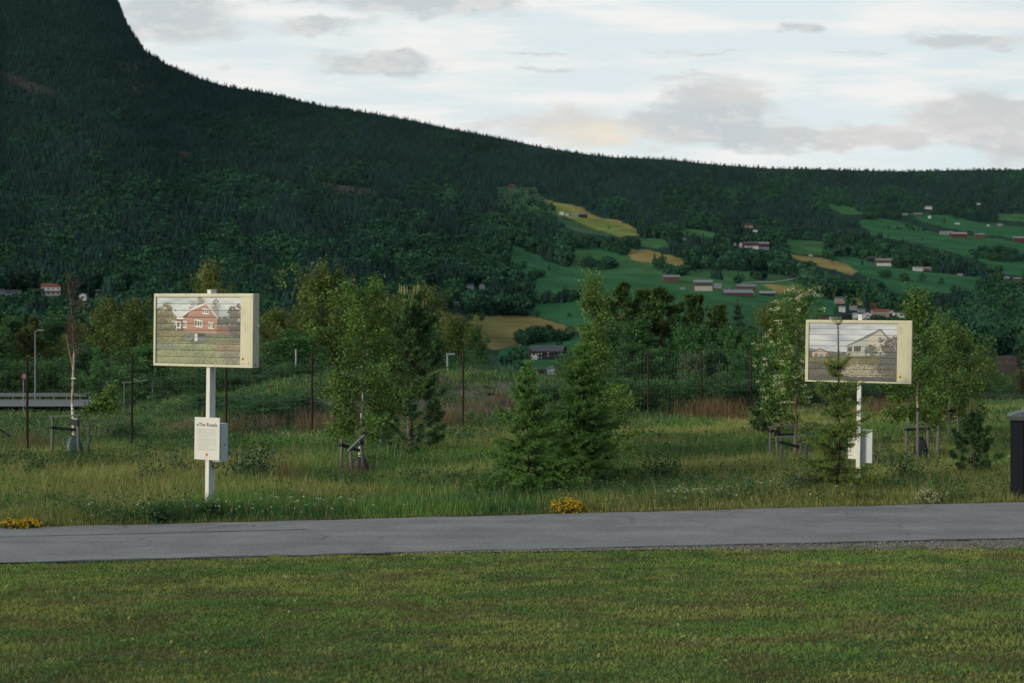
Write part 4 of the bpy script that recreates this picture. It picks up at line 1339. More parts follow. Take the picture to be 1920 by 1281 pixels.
# leafy undergrowth in drifts
rng = RNG(205)
NW = 9000
wy = 22.3 * (66 / 22.3) ** (rng.random(NW) ** 1.1); wx = rng.uniform(-.42, .42, NW) * wy
_, weed, bare = meadow_mix(wx, wy)
edge = wy - road_far(np.clip(wx, -30, 40))
sF = wy - (FENCE_Y0 + FENCE_SY / FENCE_SX * (wx - FENCE_X0))
ok = (edge > .25) & (rng.random(NW) < np.maximum(weed * .95 + .05, .75 * sstep(1, 5, sF))) & (bare < .5)
wx, wy, edge = wx[ok], wy[ok], edge[ok]
nw = len(wx)
hw_ = (.16 + .30 * rng.random(nw)) * np.clip(.5 + edge * .5, .5, 1)
LP = 30
idx = np.repeat(np.arange(nw), LP)
C0 = np.stack([wx, wy, gz(wx, wy)], 1)[idx]
f = rng.random(len(idx)) ** .7
rr = hw_[idx] * .42
C0 = C0 + np.stack([rng.normal(size=len(idx)) * rr, rng.normal(size=len(idx)) * rr, f * hw_[idx]], 1)
V, Fq = leaf_quads(C0, .062 * (.6 + .8 * rng.random(len(idx))) * np.clip(C0[:, 1] / 30, .8, 1.8), rng, .5)
wc = np.array([(.034, .100, .036), (.045, .115, .034), (.060, .108, .050), (.040, .095, .044)])[rng.integers(0, 4, nw)] * (.7 + .6 * rng.random((nw, 1)))
tag(link('undergrowth', mesh_np('undergrowth', V, Fq, np.repeat(wc[idx], 4, 0)), MAT['blade']), 'dark leafy weeds growing in drifts through the meadow grass', 'weeds', kind='stuff')

# tiny white flowers scattered in the verge
rng = RNG(207)
pts = []
for px, Y, sx, sy, k in [(500, 23.7, .9, .35, 46), (470, 25.0, .5, .3, 14), (250, 23.3, .35, .2, 12), (1330, 25.6, .35, .15, 16), (1258, 25.2, .2, .05, 8), (1480, 27.5, .8, .6, 12), (800, 26, 3, 1.0, 14), (40, 31.5, .5, .5, 12), (1880, 33, .8, .4, 30), (560, 42, .5, .8, 40), (1450, 26, 2.0, .5, 26)]:
    x0 = (px - CX) / F * Y
    q = np.stack([x0 + rng.normal(size=k) * sx, Y + rng.normal(size=k) * sy], 1)
    q = q[q[:, 1] > road_far(q[:, 0]) + .15]
    pts.append(q)
q = np.concatenate(pts)
z = gz(q[:, 0], q[:, 1]) + .12 + .22 * rng.random(len(q))
C0 = np.repeat(np.stack([q[:, 0], q[:, 1], z], 1), 7, 0) + rng.normal(size=(len(q) * 7, 3)) * np.array([.014, .014, .008])
V, Fq = leaf_quads(C0, .017, rng, .9)
tag(link('wildflowers', mesh_np('wildflowers', V, Fq, np.repeat(pick_cols(rng, len(C0), [(.62, .62, .55), (.55, .55, .45)], .15), 4, 0)), MAT['petal']), 'tiny white wildflowers dotted along the meadow verge', 'flowers', kind='stuff')


def flower_clump(px, py, w, h, seed, label, pal, nflow, fsize, leafpal, group=None, cat='flowers', name='flower_clump'):
    Y = CAMH * F / (py - CY)
    r = empty(name, g3(px, Y), 0, label, cat, group)
    rng = RNG(seed)
    n = 900 if nflow > 100 else 260
    u = unit(rng, n); u[:, 2] = np.abs(u[:, 2])
    C = u * (rng.random((n, 1)) ** .4) * np.array([w * .5, w * .32, h * .85])
    V, Fq = leaf_quads(C, .045, rng, .5)
    leaf_obj('foliage', (V, Fq, np.repeat(pick_cols(rng, n, leafpal), 4, 0)), MAT['leaf'], r)
    n = nflow
    u = unit(rng, n); u[:, 2] = np.abs(u[:, 2]) ** .8
    C = u * (.62 + .50 * rng.random((n, 1)) ** .7) * np.array([w * .5, w * .32, h])
    lump = fbm(C[:, 0] / .14 + seed, C[:, 1] / .14, seed, 2)[:, None]
    C = C * (.72 + .56 * lump)
    C = np.repeat(C, 6, 0) + rng.normal(size=(n * 6, 3)) * .010
    V, Fq = leaf_quads(C, fsize, rng, .9)
    leaf_obj('blossom', (V, Fq, np.repeat(pick_cols(rng, n * 6, pal, .18), 4, 0)), MAT['petal'], r)


YEL_P = [(.60, .39, .016), (.52, .31, .012), (.64, .46, .04), (.42, .27, .02)]
flower_clump(1066, 961, .64, .22, 301, 'rounded clump of yellow flowers at the footpath edge by the shorter spruce', YEL_P, 190, .026, [(.05, .09, .025)], 'yellow flower clumps on the verge')
flower_clump(38, 990, .70, .14, 302, 'flat clump of yellow flowers at the footpath edge far from any spruce', YEL_P, 150, .026, [(.05, .09, .025)], 'yellow flower clumps on the verge')
flower_clump(1742, 943, .62, .24, 303, 'pale cream flowers in seed near the dark container', [(.42, .40, .28), (.36, .35, .24)], 90, .022, [(.06, .09, .035)])


def weed_plant(px, py, h, w, seed, label, pal, n=420, leaf=.08, Y=None, group='leafy weeds in the meadow'):
    Y = Y or CAMH * F / (py - CY)
    r = empty('weed_plant', g3(px, Y), 0, label, 'plant', group)
    rng = RNG(seed)
    st_ = MB(); Cs = []
    for k in range(9):
        q = limb_path((rng.normal() * w * .12, rng.normal() * w * .12, 0), rng.random() * 6.28, 1.15 + rng.normal() * .15, h * (.7 + .4 * rng.random()), .1, rng, 4)
        st_.tube(q, np.linspace(.006, .002, len(q)), 4, (.06, .09, .035), cap=False)
        Cs.append(along(q, (.25 + .75 * rng.random(n // 9)) * .999))
    Cs = np.concatenate(Cs); Cs = Cs + rng.normal(size=Cs.shape) * w * .15
    Cs[:, 2] = np.abs(Cs[:, 2])
    V, Fq = leaf_quads(Cs, leaf * (.6 + .7 * rng.random(len(Cs))), rng, .45)
    st_.build('stems', MAT['bark'], r)
    leaf_obj('foliage', (V, Fq, np.repeat(pick_cols(rng, len(Cs), pal), 4, 0)), MAT['leaf'], r)


DKW = [(.030, .078, .028), (.038, .088, .028)]
weed_plant(300, 980, .28, .5, 311, 'dark leafy weed by the footpath left of the left sign post', DKW)
weed_plant(396, 972, .24, .45, 312, 'dark leafy weed at the foot of the left sign post', DKW)
weed_plant(68, 893, .34, .55, 313, 'dark leafy weed in pale grass left of the bare birch', DKW)
weed_plant(345, 893, .34, 1.0, 314, 'spreading grey green weed left of the white text board', [(.05, .085, .045)])
weed_plant(275, 905, .30, .8, 315, 'low bright green weed between bare birch and left sign', [(.04, .10, .03)])
weed_plant(470, 905, .62, 1.5, 316, 'big blue green weed patch right of the grey cabinet', [(.030, .075, .036), (.038, .085, .04)], 1300, .09)
weed_plant(1492, 935, .70, .7, 317, 'tall grey green thistle left of the sparse spruce', [(.06, .10, .05), (.05, .09, .045)], 500, .07)
weed_plant(1700, 905, .42, .9, 318, 'blue green weed behind the right sign cabinet', [(.032, .082, .038)], 600)
weed_plant(950, 905, .40, .7, 319, 'dark weed left of the shorter spruce in the middle of the meadow', DKW)
weed_plant(1240, 905, .36, 1.2, 320, 'dark spreading weed right of the taller spruce', DKW, 700)
weed_plant(770, 880, .40, 1.0, 321, 'dark green weed in front of the tall young pine', DKW, 700, Y=34.8)


def dry_clump(px, py, h, w, n, seed, label, pal, Y=None, group='dry reddish stalks in the meadow'):
    Y = Y or CAMH * F / (py - CY)
    b = g3(px, Y)
    rng = RNG(seed)
    x = rng.normal(size=n) * w * .28; y = rng.normal(size=n) * w * .2
    z = gz(b.x + x, b.y + y) - b.z
    V, Fq, C = blades(np.stack([x, y, z], 1), h * (.55 + .55 * rng.random(n)), np.full(n, .008) * max(1, Y / 32), .12 + .35 * rng.random(n), rng, pick_cols(rng, n, pal, .3))
    o = link('dry_grass_clump', mesh_np('dry_grass_clump', V, Fq, C), MAT['blade'])
    o.location = b
    tag(o, label, 'dry grass', group)


RD = [(.16, .105, .062), (.13, .085, .055), (.19, .13, .075)]
dry_clump(537, 912, .80, .36, 130, 331, 'narrow reddish dead stalks right of the left sign', RD)
dry_clump(1345, 800, 1.05, 2.6, 700, 332, 'wide clump of dry reddish stalks at the fence on the right', RD, Y=52)
dry_clump(606, 835, .95, 1.7, 420, 333, 'dry reddish stalks at the fence behind the leafy birch', RD, Y=44.5)
dry_clump(835, 835, .95, 1.7, 420, 334, 'dry reddish stalks at the foot of the grey slope by a fence post', RD, Y=46.5)
dry_clump(660, 900, .65, .8, 160, 335, 'thin dry stalks in front of the leafy birch stakes', RD)
dry_clump(985, 830, .8, 1.0, 220, 336, 'dry stalks behind the top of the shorter spruce', RD, Y=47)
dry_clump(1660, 830, .95, 3.0, 500, 337, 'long band of dry stalks behind the right sign post', RD, Y=55)
dry_clump(60, 830, .75, 1.6, 260, 338, 'dry stalks at the leftmost fence post', RD, Y=38)
dry_clump(1508, 915, .62, .9, 200, 339, 'dry stalks in front of the two low stake frames', RD)
dry_clump(430, 800, .8, 1.2, 240, 340, 'dry stalks behind the grey cabinet of the left sign', RD, Y=44)

MV = [(.17, .125, .095), (.14, .105, .085), (.20, .155, .11)]
for k_, (px_, Y_, h_, w_, n_, lab_) in enumerate([
        (720, 49, .8, 1.8, 300, 'mauve brown stalks on the slope behind the leafy birch'), (900, 52, .7, 2.2, 340, 'mauve brown stalks halfway up the grey slope'),
        (955, 55, .7, 1.6, 260, 'mauve brown stalks high on the grey slope by a bare post'), (565, 47, .8, 1.8, 300, 'mauve brown stalks on the slope right of the left sign'),
        (500, 45, .7, 1.5, 220, 'mauve brown stalks at the fence under the left sign picture'), (360, 44, .7, 1.8, 240, 'mauve brown stalks at the fence left of the left sign post'),
        (200, 42, .7, 1.8, 240, 'mauve brown stalks at the fence right of the half dead birch'), (800, 57, .7, 2.0, 300, 'mauve brown stalks near the top of the slope behind the young pine'),
        (1130, 54, .8, 1.6, 240, 'mauve brown stalks at the fence behind the slender birch'), (1440, 59, .8, 2.0, 260, 'mauve brown stalks at the fence behind the low rounded pine')]):
    dry_clump(px_, 0, h_, w_, n_, 360 + k_, lab_, MV, Y=Y_, group='dry mauve stalks along the fence')

# ------------------------------------------------------------------ wildlife fence
fence = empty('wildlife_fence', (FENCE_X0, FENCE_Y0, float(gz(FENCE_X0, FENCE_Y0))), 0, 'tall wire mesh fence on rusty brown steel posts crossing behind the meadow', 'fence')
fo_ = fence.location.copy()
FP = []
for k in range(-1, 18):
    x = FENCE_X0 + FENCE_SX * k; y = FENCE_Y0 + FENCE_SY * k
    FP.append(Vector((x, y, float(gz(x, y)))))
rng = RNG(401)
for i, p in enumerate(FP):
    b = MB()
    lean = rng.normal(size=2) * .012
    top = p + Vector((lean[0], lean[1], 2.62 + rng.normal() * .03))
    c = (.5, .5, .5)
    for d in ((.05, 0), (0, .05)):       # an angle-iron post
        pass
    b.tube([p - fo_ + Vector((0, 0, -.2)), top - fo_], [.034, .034], 6)
    b.build('fence_post', MAT['rust'], fence)
b = MB()
hs = [.08, .20, .32, .46, .62, .80, 1.0, 1.22, 1.46, 1.72, 1.98, 2.22, 2.44]
for a_, c_ in zip(FP[:-1], FP[1:]):
    for h in hs:
        p0 = a_ - fo_ + Vector((-.03, -.04, h)); p1 = c_ - fo_ + Vector((-.03, -.04, h))
        b.tube([p0, p1], .0022, 3, cap=False)
    for k in range(16):
        f = k / 16
        q = a_.lerp(c_, f) - fo_ + Vector((-.03, -.04, 0))
        b.tube([q + Vector((0, 0, .08)), q + Vector((rng.normal() * .008, 0, 2.44))], .0020, 3, cap=False)
b.build('wire_mesh', MAT['wire'], fence)
b = MB()
q = FP[1] - fo_
b.tube([q + Vector((-1.0, -.75, 1.15)), q + Vector((-.35, -.25, .55))], .02, 6)
b.build('stay_bar', MAT['strap'], fence)

# ------------------------------------------------------------------ signs
def raster(W, H):
    yy_, xx_ = np.mgrid[0:H, 0:W]
    return (xx_ + .5) / W, (yy_ + .5) / H


def srgb(r, g, b, k=.80):
    c = np.array([r, g, b]) / 255.0
    c = np.where(c <= .04045, c / 12.92, ((c + .055) / 1.055) ** 2.4)
    return (c * .80 + c.mean() * .20) * .88


class Pic:
    """the printed picture on a sign, drawn as flat patches of ink"""
    def __init__(self, W, H):
        self.x, self.y = raster(W, H); self.W, self.H = W, H
        self.im = np.zeros((H, W, 3))

    def poly(self, pts, col, noise=0.0, sc=40, seed=1, soft=0.0, alpha=1.0):
        jx = (fbm(self.x * 30, self.y * 30, seed + 5, 3) - .5) * soft; jy = (fbm(self.x * 30 + 9, self.y * 30, seed + 6, 3) - .5) * soft
        mk = in_poly(self.x + jx, self.y + jy, pts)
        c = np.array(col)[None] * (1 + (fbm(self.x[mk] * sc, self.y[mk] * sc, seed, 3)[:, None] - .5) * 2 * noise)
        self.im[mk] = self.im[mk] * (1 - alpha) + c * alpha

    def blob(self, cx, cy, rx, ry, cols, thr=.5, sc=28, seed=1):
        d = 1 - ((self.x - cx) / rx) ** 2 - ((self.y - cy) / ry) ** 2
        n = fbm(self.x * sc, self.y * sc, seed, 4)
        mk = (d > -1) & (d + (n - .5) * 2.6 > thr * .9 - .1)
        t = fbm(self.x[mk] * sc * 2, self.y[mk] * sc * 2, seed + 3, 3)
        t = np.clip((t - .3) / .4, 0, 1)[:, None]
        self.im[mk] = np.array(cols[0]) * (1 - t) + np.array(cols[1]) * t

    def field(self, y0, y1, cols, sc=60, seed=1, wav=.01):
        yy2 = self.y + (fbm(self.x * 8, self.y * 0, seed, 3) - .5) * wav * 2
        mk = (yy2 >= y0) & (yy2 <= y1)
        t = fbm(self.x[mk] * sc * 2.6, self.y[mk] * sc * 2.0, seed, 4) * .7 + .3 * fbm(self.x[mk] * 9, self.y[mk] * 9, seed + 1, 3); t = np.clip((t - .32) / .36, 0, 1)[:, None]
        self.im[mk] = np.array(cols[0]) * (1 - t) + np.array(cols[1]) * t

    def sky(self, y1, a, b, seed):
        mk = self.y < y1
        t = np.clip((fbm(self.x[mk] * 3, self.y[mk] * 7, seed, 4) - .35) / .3, 0, 1)[:, None]
        self.im[mk] = np.array(a) * (1 - t) + np.array(b) * t


def rect(x0, y0, x1, y1, s=0.0):
    return [(x0, y0), (x1, y0 + s), (x1, y1 + s), (x0, y1)]


def picture_brick(W=400, H=330):
    p = Pic(W, H)
    p.sky(1, srgb(150, 165, 172), srgb(205, 212, 210), 3)
    S = 1010.0; T = 822.0
    q = lambda x, y: ((x - 333) / S, (y - 237) / T)
    p.blob(*q(875, 300), .055, .16, (srgb(120, 118, 100), srgb(150, 145, 130)), .5, 40, 5)
    p.blob(*q(1050, 380), .05, .15, (srgb(120, 118, 100), srgb(150, 150, 140)), .55, 45, 6)
    p.blob(*q(760, 340), .04, .09, (srgb(140, 140, 130), srgb(160, 160, 150)), .6, 45, 7)
    p.blob(*q(1300, 470), .12, .20, (srgb(70, 72, 62), srgb(105, 95, 88)), .42, 40, 8)
    p.blob(*q(1150, 540), .14, .08, (srgb(60, 70, 58), srgb(88, 92, 78)), .3, 40, 9)
    p.field(.42, 1, (srgb(70, 75, 58), srgb(115, 112, 84)), 50, 11)
    p.poly([q(1075, 610), q(1190, 590), q(1225, 615), q(1220, 695), q(1080, 690)], srgb(135, 88, 72), .2)
    p.blob(*q(1290, 620), .10, .14, (srgb(58, 58, 54), srgb(92, 84, 78)), .3, 40, 12)
    # house: gable front, side wing, roof edges
    brick = srgb(172, 120, 94)
    p.poly([q(625, 487), q(740, 405), q(935, 318), q(1065, 495), q(1060, 690), q(700, 668), q(572, 655), q(572, 505)], brick, .12, 80, 13)
    p.poly([q(572, 505), q(665, 505), q(665, 662), q(572, 655)], srgb(112, 72, 60), .12, 80)
    p.poly([q(625, 487), q(740, 405), q(700, 480), q(690, 490)], srgb(96, 66, 56))
    p.poly([q(620, 482), q(738, 385), q(935, 293), q(942, 318), q(745, 405), q(640, 487)], srgb(222, 216, 205))
    p.poly([q(930, 290), q(1075, 490), q(1068, 502), q(930, 320)], srgb(210, 202, 190))
    p.poly([q(508, 495), q(560, 488), q(665, 490), q(665, 508), q(508, 512)], srgb(225, 220, 208))
    p.poly([q(665, 480), q(1062, 490), q(1062, 496), q(665, 488)], srgb(112, 64, 52))

    def win(x0, y0, x1, y1, n):
        p.poly([q(x0, y0), q(x1, y0 + (x1 - x0) * .12), q(x1, y1 + (x1 - x0) * .12), q(x0, y1)], srgb(226, 222, 212))
        w = (x1 - x0) / n
        for k in range(n):
            a = x0 + w * k + w * .25; b_ = x0 + w * (k + 1) - w * .18
            p.poly([q(a, y0 + 14 + k * 3), q(b_, y0 + 16 + k * 3), q(b_, y1 - 10 + k * 3), q(a, y1 - 12 + k * 3)], srgb(70, 66, 62))
    win(885, 372, 962, 440, 3); win(795, 510, 885, 602, 3); win(960, 540, 1025, 620, 3); win(572, 535, 625, 620, 1); win(655, 530, 702, 615, 2)
    p.poly(rect(*q(568, 620), *q(580, 660)), srgb(200, 195, 185))
    # cellar, garage opening, gate posts
    p.poly([q(600, 655), q(1060, 690), q(1060, 720), q(600, 720)], srgb(104, 104, 92), .25)
    p.poly(rect(*q(832, 682), *q(920, 780)), srgb(96, 104, 112), .12)
    p.poly(rect(*q(832, 682), *q(920, 720)), srgb(40, 42, 44))
    p.poly(rect(*q(798, 690), *q(832, 780)), srgb(205, 198, 182), .1)
    # hedges and garden
    p.blob(*q(440, 500), .13, .21, (srgb(84, 82, 50), srgb(140, 130, 78)), .32, 30, 21)
    p.blob(*q(350, 560), .11, .20, (srgb(70, 72, 48), srgb(120, 112, 66)), .35, 30, 22)
    p.blob(*q(560, 720), .13, .09, (srgb(90, 88, 54), srgb(152, 144, 84)), .32, 36, 23)
    p.blob(*q(430, 750), .12, .09, (srgb(84, 86, 50), srgb(150, 142, 72)), .32, 36, 24)
    p.blob(*q(720, 720), .07, .09, (srgb(88, 92, 74), srgb(130, 128, 110)), .35, 40, 25)
    p.blob(*q(1090, 745), .17, .06, (srgb(78, 92, 58), srgb(120, 132, 84)), .3, 40, 26)
    p.field(.68, 1, (srgb(98, 110, 72), srgb(164, 168, 112)), 46, 27)
    p.blob(*q(1200, 850), .16, .08, (srgb(118, 92, 66), srgb(160, 128, 96)), .4, 50, 28)
    p.blob(*q(430, 840), .14, .06, (srgb(84, 90, 80), srgb(140, 142, 126)), .45, 60, 29)
    p.blob(*q(1240, 950), .15, .12, (srgb(96, 92, 76), srgb(146, 138, 112)), .4, 60, 30)
    return p.im


def picture_white(W=400, H=270):
    p = Pic(W, H)
    S = 1060.0; T = 712.0
    q = lambda x, y: ((x - 235) / S, (y - 292) / T)
    p.sky(1, srgb(172, 180, 192), srgb(214, 216, 216), 43)
    p.poly([q(235, 600), q(330, 625), q(420, 640), q(235, 660)], srgb(120, 130, 140), .1)
    p.field(.50, 1, (srgb(84, 86, 78), srgb(118, 116, 96)), 40, 44)
    # small barn
    p.poly([q(275, 655), q(375, 615), q(462, 650), q(462, 715), q(275, 712)], srgb(190, 172, 140), .08)
    p.poly([q(258, 655), q(375, 606), q(475, 648), q(462, 656), q(375, 622), q(275, 660)], srgb(118, 92, 74))
    p.poly(rect(*q(310, 670), *q(345, 710)), srgb(150, 92, 74)); p.poly(rect(*q(368, 680), *q(412, 718)), srgb(112, 132, 165)); p.poly(rect(*q(440, 670), *q(458, 715)), srgb(120, 70, 60))
    # white house
    wall = srgb(196, 190, 168); side = srgb(182, 182, 168)
    p.poly([q(700, 575), q(960, 460), q(1100, 372), q(1190, 500), q(1190, 680), q(700, 700)], wall, .05)
    p.poly([q(700, 575), q(955, 465), q(955, 690), q(700, 700)], side, .05)
    p.poly([q(685, 572), q(930, 440), q(1095, 356), q(1105, 372), q(960, 462), q(700, 580)], srgb(118, 128, 126))
    p.poly([q(1090, 360), q(1104, 356), q(1222, 500), q(1205, 505), q(1098, 378)], srgb(96, 104, 104))
    p.poly(rect(*q(1075, 460), *q(1112, 525)), srgb(88, 104, 108)); p.poly(rect(*q(1084, 470), *q(1098, 515)), srgb(150, 160, 160))
    p.poly([q(705, 590), q(870, 570), q(865, 640), q(705, 640)], srgb(92, 96, 92), .15)
    p.poly(rect(*q(765, 570), *q(782, 690)), srgb(210, 206, 190)); p.poly(rect(*q(815, 590), *q(835, 640)), srgb(70, 74, 74))
    p.poly([q(690, 645), q(870, 650), q(870, 690), q(690, 705)], srgb(186, 182, 166), .1)
    for k in range(10): p.poly(rect(*q(695 + k * 17, 650), *q(701 + k * 17, 690)), srgb(140, 138, 126))
    p.blob(*q(990, 630), .085, .12, (srgb(78, 86, 74), srgb(118, 122, 104)), .48, 50, 47)
    p.blob(*q(1215, 600), .12, .19, (srgb(80, 82, 78), srgb(124, 120, 112)), .36, 50, 48)
    p.blob(*q(1270, 480), .05, .06, (srgb(88, 88, 82), srgb(120, 116, 110)), .5, 60, 49)
    p.field(.585, 1, (srgb(92, 94, 66), srgb(146, 138, 90)), 50, 50, .03)
    p.field(.70, 1, (srgb(72, 76, 70), srgb(128, 122, 102)), 56, 51, .03)
    p.blob(*q(1210, 740), .14, .12, (srgb(84, 86, 84), srgb(112, 112, 106)), .35, 60, 52)
    p.blob(*q(800, 870), .30, .15, (srgb(98, 94, 74), srgb(208, 196, 160)), .58, 70, 53)
    p.blob(*q(960, 930), .18, .09, (srgb(110, 104, 82), srgb(200, 188, 156)), .6, 70, 54)
    p.field(.93, 1, (srgb(66, 72, 74), srgb(112, 112, 104)), 56, 55, .03)
    return p.im


def text_mesh(name, body, size, M, mat, parent, width=None, extr=.001):
    cu = bpy.data.curves.new(name, 'FONT')
    cu.body = body; cu.size = size; cu.align_x = 'CENTER'; cu.align_y = 'CENTER'; cu.extrude = extr; cu.resolution_u = 3; cu.offset = size * .006
    tmp = bpy.data.objects.new(name + '_curve', cu); COL.objects.link(tmp)
    bpy.context.view_layer.update()
    me = bpy.data.meshes.new_from_object(tmp.evaluated_get(bpy.context.evaluated_depsgraph_get()))
    bpy.data.objects.remove(tmp)
    if width:
        xs_ = [v.co.x for v in me.vertices]; s = width / (max(xs_) - min(xs_))
        me.transform(Matrix.Diagonal((s, s, 1, 1)))
    me.transform(M)
    me.materials.clear()
    return link(name, me, mat, parent)


def slat_picture(im, x0, z0, w, h, ysurf, nsl=10):
    """louvre slats carrying the print: slightly bowed, a dark gap between each"""
    H, Wd = im.shape[:2]
    VV, FF, CC_ = [], [], []; off = 0
    gap = h * .0055
    nr = 16
    for s in range(nsl):
        zt_ = z0 + h - h * s / nsl - gap / 2; zb = z0 + h - h * (s + 1) / nsl + gap / 2
        rows_y = np.linspace(zt_, zb, nr)
        ix = np.linspace(0, 1, 201)
        f = np.linspace(-1, 1, nr)
        bow = .0012 * (1 - f ** 2)
        xx_, ff_ = np.meshgrid(ix, np.arange(nr))
        zz = rows_y[ff_]
        v = (z0 + h - zz) / h
        pi = np.clip((v * H).astype(int), 0, H - 1); pj = np.clip((xx_ * Wd).astype(int), 0, Wd - 1)
        VV.append(np.stack([x0 + xx_ * w, ysurf - bow[ff_], zz], 2).reshape(-1, 3))
        CC_.append(im[pi, pj].reshape(-1, 3))
        FF.append(grid_faces(nr, 201)[:, ::-1] + off); off += nr * 201
    return np.concatenate(VV), np.concatenate(FF), np.concatenate(CC_)


def solve_sign(px0, Y0, th, tau):
    c, s = math.cos(th), math.sin(th)
    X0 = (px0 - CX) / F * Y0
    z0 = float(gz(X0, Y0))

    def loc(px, py, ly):
        k = (px - CX) / F
        # tilt is about the local depth axis; solve for lx, lz on the plane at depth ly
        lx = 0; lz = 0
        for _ in range(6):
            ux = (k * (Y0 + ly * c) - X0 - ly * s) / (c + k * s)
            Yp = Y0 - ux * s + ly * c
            uz = CAMH - (py - CY) / F * Yp - z0
            lx = ux * math.cos(tau) - uz * math.sin(tau)
            lz = ux * math.sin(tau) + uz * math.cos(tau)
        return lx, lz
    return X0, z0, loc


